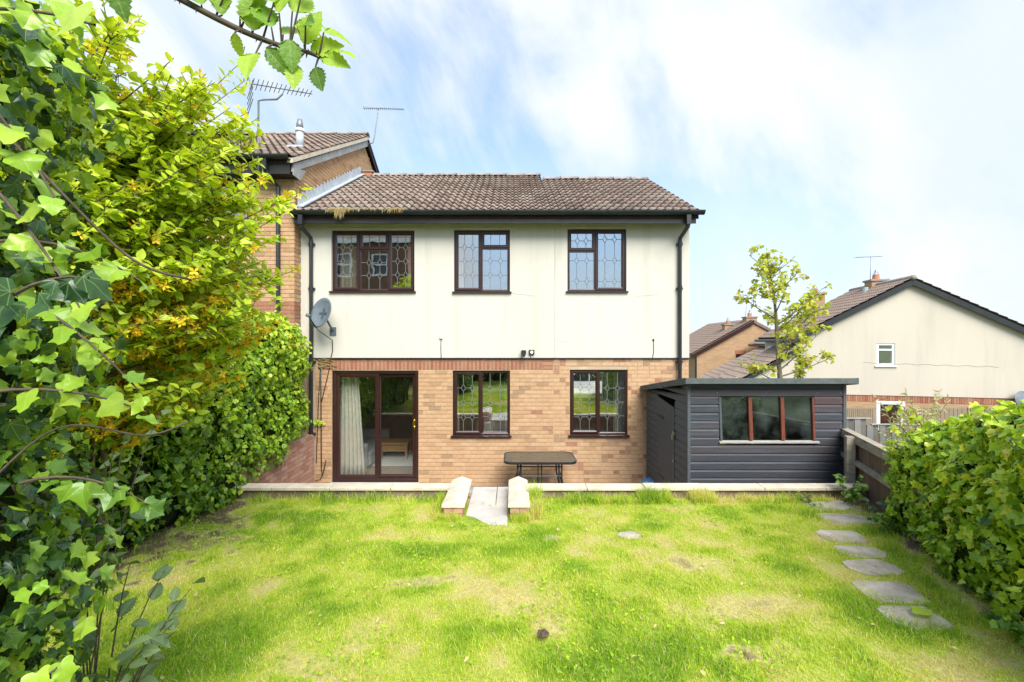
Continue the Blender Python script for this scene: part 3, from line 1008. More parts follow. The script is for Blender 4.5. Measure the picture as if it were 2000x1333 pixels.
def window(name, w, lights, leads, sill=True, mat_='mahogany', thickness=0.048, label=None):
    """w: opening; lights: list of (x0,x1,z0,z1,opening sash?, rows)"""
    x0, x1, z0, z1 = w
    fy = FY + 0.035
    mb = MB()
    mb.ring(x0 + .002, x1 - .002, z0 + .002, z1 - .002, thickness, fy, fy + 0.065, 0.010)
    xsM = sorted({l[0] for l in lights} | {l[1] for l in lights})
    for l in lights:                                  # mullions and transoms
        if l[1] < x1 - 0.01:
            mb.box(l[1] - 0.024, l[1] + 0.024, fy + 0.003, fy + 0.06, max(l[2], z0 + .04), min(l[3], z1 - .04))
        if l[3] < z1 - 0.01:
            mb.box(max(l[0], x0 + .04), min(l[1], x1 - .04), fy + 0.004, fy + 0.061, l[3] - 0.024, l[3] + 0.024)
    o = mb.build(name, mat_, house)
    if label:
        o['label'] = label
    for (a, b, c, d, sash, rows) in lights:
        a2 = a + (thickness * .55 if a <= x0 + .001 else 0.004)
        b2 = b - (thickness * .55 if b >= x1 - .001 else 0.004)
        c2 = c + (thickness * .6 if c <= z0 + .001 else 0.008)
        d2 = d - (thickness * .55 if d >= z1 - .001 else 0.008)
        if sash:
            MB().ring(a2, b2, c2, d2, 0.052, fy - 0.014, fy + 0.05, 0.012).build('sash', mat_, o)
            e = 0.050
        else:
            e = 0.018
        ga, gb, gc, gd = a2 + e, b2 - e, c2 + e, d2 - e
        MB().box(ga - .004, gb + .004, fy + 0.020, fy + 0.024, gc - .004, gd + .004).build('pane', 'glass', o)
        if leads:
            lm = MB()
            yy = fy + 0.0165
            t = 0.0085
            vx = [ga + (gb - ga) * 0.30, ga + (gb - ga) * 0.71]
            hz_ = [gc + (gd - gc) * r for r in rows]
            dw, dh = 0.040, 0.068
            for v in vx:
                segs = [gc] + [q_ for h in hz_ for q_ in (h - dh, h + dh)] + [gd]
                for p, q_ in zip(segs[::2], segs[1::2]):
                    if q_ > p + .01:
                        lm.bar((v, yy, p), (v, yy, q_), t, 0.003, (0, 1, 0))
                for h in hz_:
                    P = [(v, h - dh), (v + dw, h), (v, h + dh), (v - dw, h)]
                    for (u, w_), (u2, w2) in zip(P, P[1:] + P[:1]):
                        lm.bar((u, yy, w_), (u2, yy, w2), t, 0.003, (0, 1, 0))
            for h in hz_:
                cuts = [ga, vx[0] - dw, vx[0] + dw, vx[1] - dw, vx[1] + dw, gb]
                for p, q_ in zip(cuts[::2], cuts[1::2]):
                    lm.bar((p, yy, h), (q_, yy, h), 0.003, t)
            lm.build('lead_came', 'came', o)
    if sill:
        face = RY if z0 > 2.5 else FY
        sm = MB()
        sm.prism([(face - 0.045, z0 - 0.028), (face - 0.045, z0 - 0.002), (fy + 0.03, z0 + 0.016), (fy + 0.03, z0 - 0.028)], x0 - 0.03, x1 + 0.03, 'x')
        sm.build('sill', mat_, o)
    return o


R3, R2 = (0.24, 0.5, 0.76), (0.34, 0.70)
window('window', W1, [(W1[0], -2.883, W1[2], W1[3], 1, R3), (-2.883, -2.334, W1[2], 4.466, 0, (0.36, 0.70)), (-2.883, -2.334, 4.466, W1[3], 1, ()), (-2.334, W1[1], W1[2], W1[3], 1, R3)], True, label='three light brown window above the patio door')
window('window', W2, [(W2[0], -0.579, W2[2], W2[3], 1, R3), (-0.579, W2[1], W2[2], 4.495, 0, (0.36, 0.72)), (-0.579, W2[1], 4.495, W2[3], 1, ())], True)
window('window', W3, [(W3[0], 1.572, W3[2], 4.440, 0, (0.22, 0.78)), (W3[0], 1.572, 4.440, W3[3], 1, (0.5,)), (1.572, W3[1], W3[2], W3[3], 1, (0.11, 0.5, 0.89))], True)
window('window', W4, [(W4[0], -0.579, W4[2], W4[3], 1, R3), (-0.579, W4[1], W4[2], W4[3], 0, (0.27, 0.5, 0.73))], True)
window('window', W5, [(W5[0], 1.639, W5[2], W5[3], 1, R3), (1.639, W5[1], W5[2], W5[3], 0, (0.27, 0.5, 0.73))], True)

# sliding patio door
fy = FY + 0.035
door = MB().ring(DO[0] + .002, DO[1] - .002, DO[2] + .002, DO[3] - .002, 0.062, fy - .01, fy + 0.10, 0.008).build('patio_door', 'mahogany', house)
for (a, b, yy) in ((DO[0] + 0.045, -2.515, fy + 0.002), (-2.575, DO[1] - 0.045, fy + 0.045)):
    MB().ring(a, b, DO[2] + 0.045, DO[3] - 0.045, 0.082, yy, yy + 0.04, 0.012).build('sash', 'mahogany', door)
    MB().box(a + 0.078, b - 0.078, yy + 0.022, yy + 0.026, DO[2] + 0.123, DO[3] - 0.123).build('pane', 'door_glass', door)
hb = MB().box(-1.862, -1.826, fy + 0.030, fy + 0.046, 1.05, 1.27)
hb.tube([(-1.845, fy + .04, 1.24), (-1.86, fy - .005, 1.23), (-1.862, fy - .008, 1.12), (-1.85, fy + .04, 1.09)], 0.011, 8)
hb.build('handle', 'brass', door)
MB().box(DO[0] - .02, DO[1] + .02, FY - 0.05, FY + 0.12, 0.03, DO[2]).build('threshold', 'slab', door)

# roof
EY, EZ = 8.20, 5.05
roof = MB()
def roof_slab(mb, x0, x1, ridge_y):
    rz = EZ + (ridge_y - EY) * 0.536
    by = 2 * ridge_y - EY
    mb.prism([(EY + .04, EZ - 0.10), (EY + .04, EZ - 0.02), (ridge_y, rz - 0.012), (by, EZ - 0.012), (by, EZ - 0.10), (ridge_y, rz - 0.10)], x0, x1, 'x')
XS = XL + 16 * TW
roof_slab(roof, XL, XS, 11.93)
roof_slab(roof, XS + 0.003, 3.38, 11.42)
roof = roof.build('roof', 'underlay', house)
tile_roof(roof, XL, 25, lambda c: 15 if c < 16 else 13, EY, EZ)
ridge_run(roof, XL + 0.35, XS + 0.01, 11.93, EZ + (11.93 - EY) * 0.536 + 0.0)
ridge_run(roof, XS + 0.03, 3.40, 11.42, EZ + (11.42 - EY) * 0.536 + 0.0)
MB().box(XL + 0.06, XL + .34, 11.80, 12.1, 6.9, 7.13).build('ridge_block', 'terracotta', roof)
MB().box(XL + 0.03, XL + .38, 11.77, 12.13, 7.131, 7.16).build('ridge_block_cap', 'ridge', roof)
# dark boxed eaves, gutter
MB().box(XL + 0.02, 3.33, EY + 0.07, RY + 0.1, 4.80 + 0.165, EZ - 0.02).build('soffit', 'dark_fascia', house)
MB().box(XL + 0.02, 3.335, EY + 0.045, EY + 0.068, 4.872, EZ - 0.01).build('fascia', 'dark_fascia', house)
MB().prism([(EY + .07, 4.875), (RY - .01, 4.95), (RY - .01, 4.962), (EY + .07, 4.962)], 3.30, 3.334, 'x').build('fascia_end', 'dark_fascia', house)
gp = [(EY - 0.030 + 0.068 * math.cos(a), EZ + 0.03 + 0.075 * math.sin(a)) for a in [math.pi + math.pi * k / 10 for k in range(11)]]
gi = [(EY - 0.030 + 0.063 * math.cos(a), EZ + 0.03 + 0.070 * math.sin(a)) for a in [2 * math.pi - math.pi * k / 10 for k in range(11)]]
gut = MB().prism(gp + gi, XL - 0.02, 3.45, 'x')
for gxx in (-3.3, -1.5, 0.0, 0.84, 1.9):
    gut.prism([(y - (0.004 if y < EY - .03 else -0.004), z - 0.004) for y, z in gp] + gi, gxx, gxx + (0.10 if gxx == 0.84 else 0.04), 'x')
gutter = gut.build('gutter', 'black_plastic', house, smooth=False)
for (px_, zb) in ((-3.79, 0.0), (3.165, 0.0)):
    dp = MB()
    dp.box(px_ - 0.038, px_ + 0.038, EY - 0.07, EY + 0.01, 4.83, 5.0)
    k = 0.04 if px_ < 0 else -0.03
    dp.tube([(px_, EY - .03, 4.86), (px_, EY - 0.02, 4.80), (px_ + k, RY - 0.07, 4.66), (px_ + k, RY - 0.055, 4.58)], 0.036, 10)
    dp.tube([(px_ + k, RY - 0.055, 4.60), (px_ + k, RY - 0.055, 0.02)], 0.034, 10)
    for zz in (4.55, 3.72, 2.35, 1.0):
        dp.tube([(px_ + k, RY - 0.055, zz - .05), (px_ + k, RY - 0.055, zz + .05)], 0.041, 10)
        dp.box(px_ + k - 0.06, px_ + k + 0.06, RY - 0.05, RY + 0.03, zz - 0.015, zz + 0.015)
    dp.build('downpipe', 'black_plastic', house)
# dry moss and grass hanging out of the gutter
mv, mt, mtin = [], [], []
for i in range(230):
    x = random.choice([random.uniform(-3.3, -2.9), random.uniform(-3.3, -1.9), random.gauss(-3.05, 0.1), random.uniform(-2.2, -1.95)])
    L = random.uniform(0.02, 0.16) ** 1.0 * (1.3 if -3.15 < x < -2.98 else 0.55)
    y = EY - 0.10 + random.uniform(-.01, .03)
    a = random.uniform(-.05, .05)
    b = len(mv)
    mv += [(x, y, EZ + .05), (x + .012, y, EZ + .06), (x + a * .6, y - .03, EZ + .05 - L * .3), (x + a, y - .02, EZ + .04 - L)]
    mt += [(b, b + 1, b + 2), (b + 2, b + 1, b + 3)]
    mtin += [random.random()] * 4
mo = link(bpy.data.objects.new('dry_moss', np_mesh('dry_moss', np.array(mv), np.array(mt), np.array(mtin), 'dry_moss')), house)
mo.color = (0, 0, 0, 1)
tag(mo, kind='stuff')
# lead flashing stepped up the neighbour's gable
fl = MB().prism([(8.35, EZ + 0.075 + 0.15 * .536), (11.85, EZ + 0.075 + 3.65 * .536), (11.85, EZ + 0.10 + 3.65 * .536), (8.35, EZ + 0.10 + .15 * .536)], XL + 0.012, XL + 0.15, 'x').build('flashing', 'lead', house)
y = 8.33
while y < 11.8:
    zr = lambda yy: EZ + (yy - EY) * 0.536
    y2 = y + 0.165
    MB().prism([(y, zr(y) + .08), (y2, zr(y2) + .08), (y2 - .006, zr(y2) + .25), (y + .006, zr(y2) + .235)], XL + 0.046, XL + 0.052 + random.uniform(0, .006), 'x').build('lead_step', 'lead', fl)
    y = y2 + 0.001

# small fittings fixed to the walls
def cable(parent, pts, r=0.006, m='black_plastic', name='cable'):
    return MB().tube(pts, r, 6).build(name, m, parent, True)


cable(house, [(-1.33, RY - .008, 2.82), (-1.335, RY - .008, 2.60), (-1.325, RY - .012, 2.40)])
MB().box(-1.36, -1.30, RY - .03, RY + .01, 2.78, 2.85).build('cable_cover', 'render', house, bevel=0.006)
cable(house, [(2.655, RY - .008, 2.78), (2.66, RY - .008, 2.55), (2.64, RY - .01, 2.43)])
cable(house, [(2.64, RY - .008, 2.76), (2.655, RY - .012, 2.78), (2.66, RY - .008, 2.74)], 0.012)
cable(house, [(-3.60, FY - .012, 2.40), (-3.59, FY - .012, 1.5), (-3.585, FY - .012, 0.35), (-3.56, FY - .03, 0.22), (-3.52, FY - .03, 0.36), (-3.50, FY - .01, 0.5)], 0.010)
cable(house, [(-3.60, FY - .012, 2.35), (-3.64, FY - .02, 1.5), (-3.68, FY - .012, 0.45)], 0.007)
cable(house, [(-3.70, FY - .02, 0.12), (-3.6, FY - .02, 0.14), (-3.53, FY - .03, 0.3)], 0.007)

# ------------------------------------------------------------------ the taller neighbouring house
NY = 8.30
nb = thing('neighbour_house', 'taller buff brick house with grey bargeboard behind the yellow flowering shrub', 'house', (-6, NY, 0))
NW = (-5.55, -4.80, 4.70, 5.74)
nw = MB().holes(-9.0, XL - 0.009, -0.2, 5.98, [NW], NY + .009, NY + .26).build('brick_wall', 'mortar', nb)
AY, AZ = 12.25, 8.02                               # gable apex
gm = MB().prism([(NY + .2, -0.2), (16.2, -0.2), (16.2, 5.93), (AY, AZ), (NY + .2, 5.93)], XL - .25, XL - 0.009, 'x').build('gable_wall', 'mortar', nb)
pos, rot, tin = [], [], []
for k in range(27, 80):
    z = 0.0755 * k + 0.02
    if z > 5.92:
        break
    red = 3.10 < z < 3.42
    for c, L in lay(-6.2, XL + 0.0005, z, k, [NW]):
        if c < -5.6:
            continue
        pos.append((c, NY, z)); rot.append(np.diag([L, 1, 1]))
        tin.append(random.uniform(.8, .92) if red else brick_tint(0.0, 0.16))
scatter('brick', 'brick_courses', [brick_me], pos, np.array(rot), 1.0, tin, np.zeros(len(pos), int), nw, 'brick', 300)
pos, rot, tin = [], [], []
for k in range(27, 110):
    z = 0.0755 * k + 0.02
    for c, L in lay(NY + 0.002, 13.4, z, k, []):
        top = 5.90 + (c - NY) * 0.53 if c < AY else AZ - (c - AY) * 0.53
        low = EZ + (min(c, 11.93) - EY) * 0.536 - 0.06
        if z > top - 0.05 or (z < low and c > 8.6):
            continue
        pos.append((XL, c, z)); rot.append(SIDE @ np.diag([L, 1, 1]))
        tin.append(random.uniform(.8, .92) if 3.10 < z < 3.42 else brick_tint(0.0, 0.10))
scatter('brick', 'brick_courses', [brick_me], pos, np.array(rot), 1.0, tin, np.zeros(len(pos), int), gm, 'brick', 300)
NEY, NEZ = 7.98, 5.96
nr = MB().prism([(NEY + .04, NEZ - .10), (NEY + .04, NEZ - .02), (AY, NEZ + (AY - NEY) * .536 - .012), (16.5, NEZ - .012), (16.5, NEZ - .1), (AY, NEZ + (AY - NEY) * .536 - .1)], -9.2, XL + 0.10, 'x').build('roof', 'underlay', nb)
tile_roof(nr, XL + 0.12 - 10 * TW, 10, lambda c: 17, NEY, NEZ, 300)
ridge_run(nr, -9.2, XL + 0.12, AY, NEZ + (AY - NEY) * .536 + 0.02)
# verge, bargeboards
for (m_, a, b, dz, h, x0, x1) in (('grey_board', (NY - .22, NEZ - 0.10 + (NY - .22 - NEY) * .536), (AY, NEZ - .10 + (AY - NEY) * .536), 0, 0.17, XL + .05, XL + .085),
                                  ('coping', (NY - .30, NEZ - 0.01 + (NY - .30 - NEY) * .536), (AY, NEZ - .01 + (AY - NEY) * .536), 0, 0.085, XL + .02, XL + .115)):
    MB().prism([(a[0], a[1] - h), (b[0], b[1] - h), b, a], x0, x1, 'x').build('bargeboard' if m_ == 'grey_board' else 'verge', m_, nb)
MB().prism([(AY, AZ + .05), (AY, AZ + .26), (16.3, 6.06), (16.3, 5.80)], XL + .05, XL + .085, 'x').build('bargeboard', 'dark_fascia', nb)
MB().prism([(NY - .24, NEZ - .28), (NY + .04, NEZ - .28), (NY + .26, NEZ - .02), (NY - .24, NEZ - .16)], XL + .086, XL + .10, 'x').build('eaves_box', 'grey_board', nb)
MB().box(-9.1, XL + .045, NEY + .05, NEY + .075, NEZ - 0.27, NEZ - .03).build('fascia', 'dark_fascia', nb)
MB().box(-9.1, XL + .045, NEY + .077, NY + .05, NEZ - 0.27, NEZ - .20).build('soffit', 'dark_fascia', nb)
ng = [(y - EY + NEY, z - EZ + NEZ) for y, z in gp]
ngi = [(y - EY + NEY, z - EZ + NEZ) for y, z in gi]
MB().prism(ng + ngi, -9.1, XL + 0.08, 'x').build('gutter', 'black_plastic', nb)
nd = MB()
nd.box(-4.36, -4.28, NEY - .07, NEY + .01, NEZ - .22, NEZ - .04)
nd.tube([(-4.32, NEY - .03, NEZ - .2), (-4.30, NEY + .05, NEZ - .3), (-4.24, NY - .05, NEZ - .42), (-4.24, NY - .05, 2.0)], 0.036, 10)
nd.build('downpipe', 'black_plastic', nb)
mbw = MB().ring(NW[0], NW[1], NW[2], NW[3], 0.06, NY + .03, NY + .10, 0.01)
mbw.box(NW[0] + .05, NW[1] - .05, NY + .034, NY + .09, 5.22, 5.28)
nwin = mbw.build('window', 'mahogany', nb)
MB().box(NW[0] + .05, NW[1] - .05, NY + .06, NY + .064, NW[2] + .05, NW[3] - .05).build('pane', 'glass', nwin)
MB().box(-9, XL - .26, 10.5, 10.6, 3.0, 5.9).build('room_wall', 'plaster', nb)
# flue pipe
fp = thing('roof_flue', 'grey metal flue pipe with slotted cowl on the neighbour roof slope', 'flue', (-4.36, 9.1, 6.5))
fx_, fy_ = -4.36, 9.35
fz_ = NEZ + (fy_ - NEY) * .536
MB().tube([(fx_, fy_, fz_ - .02), (fx_, fy_, fz_ + .34)], 0.075, 14).build('pipe', 'lead', fp, True)
MB().tube([(fx_, fy_, fz_ + .34), (fx_, fy_, fz_ + .40)], 0.09, 14).build('collar', 'white_pvc', fp, True)
cw = MB().tube([(fx_, fy_, fz_ + .40), (fx_, fy_, fz_ + .50), (fx_ , fy_, fz_ + .60)], [0.07, 0.066, 0.045], 14)
cw.build('cowl', 'alu', fp, True)
MB().prism([(fx_ - .16, fy_ - .22), (fx_ + .16, fy_ - .22), (fx_ + .14, fy_ + .12), (fx_ - .14, fy_ + .12)], fz_ - .06, fz_ - .015).build('base_flashing', 'lead', fp)


def yagi(name, label, boom_a, boom_b, n, el, mast, mast_r=0.016, refl=None, group=None, er=0.006, br=0.011):
    t = thing(name, label, 'aerial', mast[0], group)
    MB().tube(mast, mast_r, 8).build('mast', 'alu', t, True)
    a, b = Vector(boom_a), Vector(boom_b)
    MB().tube([a, b], br, 6).build('boom', 'alu', t)
    d = (b - a).normalized()
    s = d.cross(Vector((0, 0, 1))).normalized()
    u = s.cross(d)
    for i in range(n):
        p = a + (b - a) * ((i + 0.5) / n)
        h = el * (1 - 0.35 * i / n)
        MB().tube([p - s * h, p + s * h], er, 5).build('element', 'alu', t)
    if refl:
        for g in (-1, 1):
            q = a + (u * g * refl[0]) - d * 0.06
            MB().tube([a, q], br * .8, 5).build('reflector_arm', 'alu', t)
            for k in range(1, 5):
                p = a + (q - a) * (k / 4)
                MB().tube([p - s * refl[1], p + s * refl[1]], er, 5).build('reflector_rod', 'alu', t)
    return t


# aerials
yagi('tv_aerial', 'large grid backed television aerial on pole above the neighbour gutter', (-4.36, 7.58, 7.03), (-3.58, 8.16, 7.17), 14, 0.21,
     [(-4.42, 7.93, 5.55), (-4.405, 7.90, 6.2), (-4.39, 7.88, 6.90), (-4.30, 7.90, 6.93), (-4.10, 7.93, 6.95), (-4.0, 7.94, 7.05)], 0.017, (0.40, 0.36), er=0.0065)
yagi('tv_aerial', 'slim television aerial with cranked mast on the neighbour ridge end', (-3.98, 12.15, 8.96), (-2.93, 12.35, 9.03), 20, 0.10,
     [(-3.84, 12.2, 8.02), (-3.73, 12.2, 8.05), (-3.69, 12.2, 8.2), (-3.60, 12.2, 8.82), (-3.60, 12.2, 8.86), (-3.60, 12.22, 8.99)], 0.015, er=0.006)

# satellite dish on the rendered wall
DC = Vector((-3.43, 8.18, 3.25))
dish = thing('satellite_dish', 'grey oval satellite dish with cross shaped mark beside the drainpipe', 'satellite dish', (-3.40, RY, 2.9))
dn = Vector((-0.45, -0.85, 0.28)).normalized()
ds = dn.cross(Vector((0, 0, 1))).normalized()
du = ds.cross(dn)
mb = MB()
vs, fs = [], []
NR, NA = 6, 32
for back in (0, 1):
    for i in range(NR + 1):
        r = 0.262 * i / NR
        for k in range(NA):
            a = 2 * math.pi * k / NA
            vs.append(DC + ds * (r * math.cos(a) * 0.98) + du * (r * math.sin(a) * 1.08) + dn * (0.9 * r * r - 0.05 - back * 0.008))
for back in (0, 1):
    o0 = back * (NR + 1) * NA
    for i in range(NR):
        for k in range(NA):
            k2 = (k + 1) % NA
            fs.append((o0 + i * NA + k, o0 + i * NA + k2, o0 + (i + 1) * NA + k2, o0 + (i + 1) * NA + k))
for k in range(NA):
    k2 = (k + 1) % NA
    fs.append((NR * NA + k, NR * NA + k2, (2 * NR + 1) * NA + k2, (2 * NR + 1) * NA + k))
mb.add(vs, fs).build('reflector', 'dish_grey', dish, True)


def on_dish(u, w, off=0.004):
    return DC + ds * u + du * w + dn * (0.9 * (u * u + w * w) - 0.05 + off)


mk = MB()
for (u0, u1, w0, w1) in ((-0.022, 0.018, -0.11, 0.09), (-0.10, -0.0222, -0.03, 0.015), (0.0182, 0.095, -0.02, 0.02)):
    n = 6
    for i in range(n):
        ua, ub = u0 + (u1 - u0) * i / n, u0 + (u1 - u0) * (i + 1) / n
        for j in range(n):
            wa, wb = w0 + (w1 - w0) * j / n, w0 + (w1 - w0) * (j + 1) / n
            mk.add([on_dish(ua, wa), on_dish(ub, wa), on_dish(ub, wb), on_dish(ua, wb)], [(0, 1, 2, 3)])
mk.build('dish_mark', 'dish_mark', dish)
foot = DC - du * 0.27
lnb = DC + dn * 0.30 - du * 0.16 - ds * 0.08
MB().tube([foot, foot + dn * 0.05 - du * .02, lnb], 0.012, 8).build('arm', 'black_plastic', dish)
MB().tube([lnb + dn * .03, lnb - dn * 0.05], [0.032, 0.024], 10).build('receiver', 'dish_grey', dish, True)
MB().tube([DC - dn * .05, DC - dn * 0.12 - du * .06, (-3.36, RY + .01, 2.92)], 0.02, 8).build('bracket', 'dish_grey', dish)
MB().box(-3.42, -3.30, RY - 0.012, RY + .01, 2.84, 3.0).build('wall_plate', 'dish_grey', dish)
cable(dish, [lnb, foot - dn * .02 - du * .05, (-3.36, RY - .03, 2.75), (-3.365, RY - .012, 2.55), (-3.40, RY - .012, 2.42), (-3.44, FY - .012, 2.2), (-3.58, FY - .012, 1.6)], 0.008)

# two little fittings by the render edge
sl = thing('security_light', 'black hooded security spotlight fixed below the cream render', 'wall light', (0.215, RY, 2.5))
MB().prism([(0.175, 2.57), (0.255, 2.57), (0.265, 2.53), (0.255, 2.48), (0.235, 2.455), (0.195, 2.455), (0.175, 2.48)], RY - 0.10, RY - .01, 'y').build('housing', 'black_plastic', sl, bevel=0.006)
MB().box(0.20, 0.23, RY - .02, RY + .01, 2.49, 2.55).build('bracket', 'black_plastic', sl)
MB().tube([(0.20, RY - .03, 2.46), (0.195, RY - .03, 2.435), (0.215, RY - .03, 2.42), (0.24, RY - .03, 2.43), (0.25, RY - .03, 2.45)], 0.006, 6).build('wire', 'white_pvc', sl)
se = thing('motion_sensor', 'square black sensor box with round pale lens beside the spotlight', 'sensor', (0.37, RY, 2.53))
MB().box(0.318, 0.420, RY - .045, RY + .005, 2.49, 2.575).build('box', 'black_plastic', se, bevel=0.004)
MB().tube([(0.369, RY - .05, 2.532), (0.369, RY - .04, 2.532)], 0.028, 16).build('lens', 'white_pvc', se)
MB().tube([(0.352, RY - .01, 2.49), (0.352, RY - .008, 2.42)], 0.005, 6).build('wire', 'black_plastic', se)


# ------------------------------------------------------------------ things inside the rooms
def curtain(label, x0, x1, z0, z1, y, m, pleats=7, flare=0.0, group=None, lean=0.0):
    mb = MB()
    n = pleats * 8
    rows = 8
    for j in range(rows + 1):
        t = j / rows
        z = z1 + (z0 - z1) * t
        for i in range(n + 1):
            u = i / n
            x = x0 + (x1 - x0) * u + flare * t * (u - 0.3) + lean * t
            mb.v.append((x, y + 0.032 * (0.5 + .5 * t) * math.sin(u * pleats * 2 * math.pi + 0.6 * math.sin(3 * t + 5 * u)), z + 0.01 * math.sin(u * 9)))
    for j in range(rows):
        for i in range(n):
            a = j * (n + 1) + i
            mb.f.append((a, a + 1, a + n + 2, a + n + 1))
    o = mb.build('curtain', m, None, True)
    o.modifiers.new('thickness', 'SOLIDIFY').thickness = 0.006
    return tag(o, label, 'curtain', group)


curtain('long pale grey pleated curtain hanging inside the patio door', -3.33, -3.02, 0.07, 2.36, FY + .32, 'curtain', 6, 0.22)
curtain('cream curtain in left light of the three light upper window', -3.36, -3.02, 3.4, 4.89, FY + .33, 'cream_curtain', 5, 0.06)
curtain('cream curtain edge in right light of the three light upper window', -2.03, -1.82, 3.4, 4.89, FY + .33, 'cream_curtain', 3, 0.05)
curtain('narrow white curtain at edge of the upper middle window', -1.12, -0.98, 3.4, 4.89, FY + .33, 'cream_curtain', 2, 0.06)
curtain('thin grey green curtain at right edge of the lower middle window', -0.16, -0.04, 0.6, 2.37, FY + .33, 'curtain', 3, -0.10)
curtain('thin grey green curtain at left edge of the lower middle window', -1.13, -1.05, 0.6, 2.37, FY + .33, 'curtain', 2, 0.03)
curtain('pale pleated curtain in the lower window beside the shed', 1.98, 2.2, 0.6, 2.37, FY + .33, 'curtain', 4, -0.02)

sf = thing('sofa', 'grey sofa seen through the patio door behind the curtain', 'sofa', (-3.3, 10.2, 0.06))
MB().box(-3.83, -2.95, 9.5, 11.0, 0.12, 0.42).build('seat', 'sofa_cloth', sf, bevel=0.05)
MB().box(-3.85, -3.6, 9.5, 11.0, 0.43, 0.85).build('backrest', 'sofa_cloth', sf, bevel=0.06)
for yy in (9.35, 11.002):
    MB().box(-3.84, -2.98, yy, yy + 0.148, 0.12, 0.62).build('armrest', 'sofa_cloth', sf, bevel=0.05)
for xx in (-3.75, -3.02):
    for yy in (9.4, 11.05):
        MB().tube([(xx, yy, 0.06), (xx, yy, 0.13)], 0.025, 8).build('leg', 'pine', sf)
ct = thing('coffee_table', 'small wooden coffee table inside behind the sliding door', 'coffee table', (-2.85, 10.5, 0.08))
MB().box(-3.0, -2.35, 10.25, 10.75, 0.40, 0.44).build('top', 'pine', ct, bevel=0.008)
MB().box(-2.96, -2.39, 10.29, 10.71, 0.24, 0.40).build('drawer_box', 'pine', ct)
for xx in (-2.96, -2.39):
    for yy in (10.29, 10.71):
        MB().bar((xx, yy, 0.08), (xx, yy, 0.40), 0.05, 0.05, (0, 1, 0)).build('leg', 'pine', ct)
tag(MB().box(-3.2, -2.0, 9.75, 11.2, 0.062, 0.08).build('rug', 'rug', bevel=0.005), 'pale rug lying on the floor inside the patio door', 'rug')
tb_ = thing('dining_table', 'pale dining table inside the lower window beside the shed', 'table', (1.6, 9.6, 0.06))
MB().box(0.95, 2.1, 9.25, 10.1, 0.76, 0.80).build('top', 'rug', tb_, bevel=0.01)
for xx in (1.0, 2.05):
    for yy in (9.3, 10.05):
        MB().bar((xx, yy, 0.06), (xx, yy, 0.76), 0.06, 0.06, (0, 1, 0)).build('leg', 'pine', tb_)
ch = thing('chair', 'pale wooden chair inside the lower middle window', 'chair', (-0.55, 9.6, 0.06))
MB().box(-0.78, -0.36, 9.4, 9.8, 0.44, 0.48).build('seat', 'pine', ch, bevel=0.01)
MB().prism([(-0.78, 0.70), (-0.36, 0.74), (-0.38, 1.22), (-0.72, 1.18)], 9.80, 9.83, 'y').build('backrest', 'cream_curtain', ch)
for xx in (-0.75, -0.39):
    MB().bar((xx, 9.42, 0.06), (xx, 9.42, 0.44), 0.04, 0.04, (0, 1, 0)).build('leg', 'pine', ch)
    MB().bar((xx, 9.815, 0.06), (xx, 9.815, 0.9), 0.04, 0.04, (0, 1, 0)).build('leg', 'pine', ch)

# white car on the road behind the house, seen through the two windows
car = thing('parked_car', 'white hatchback parked beyond the house, seen through the lower window', 'car', (3.3, 21, 0))
prof = [(-1.9, 0.35), (-1.95, 0.62), (-1.85, 0.86), (-1.0, 0.95), (-0.45, 1.38), (0.9, 1.42), (1.55, 1.0), (1.9, 0.9), (1.95, 0.4)]
MB().prism([(3.3 + a, b) for a, b in prof], 20.2, 21.8, 'y').build('body', 'white_paint', car, bevel=0.07)
MB().prism([(3.3 - .93, 0.97), (3.3 - .42, 1.33), (3.3 + .1, 1.35), (3.3 + .1, 0.97)], 20.185, 20.25, 'y').build('side_window', 'dark_glass', car)
MB().prism([(3.3 + .16, 0.97), (3.3 + .16, 1.35), (3.3 + .85, 1.36), (3.3 + 1.4, 0.99)], 20.185, 20.25, 'y').build('side_window', 'dark_glass', car)
for xx in (2.1, 4.5):
    for yy in (20.17, 21.65):
        wh = MB().tube([(xx, yy, 0.31), (xx, yy + .18, 0.31)], 0.33, 20).build('wheel', 'tyre', car)
        MB().tube([(xx, yy - .008, 0.31), (xx, yy + .188, 0.31)], 0.20, 14).build('rim', 'steel', wh)
for yy in (20.3, 21.5):
    MB().box(1.33, 1.40, yy, yy + .3, 0.62, 0.78).build('headlight', 'white_pvc', car)

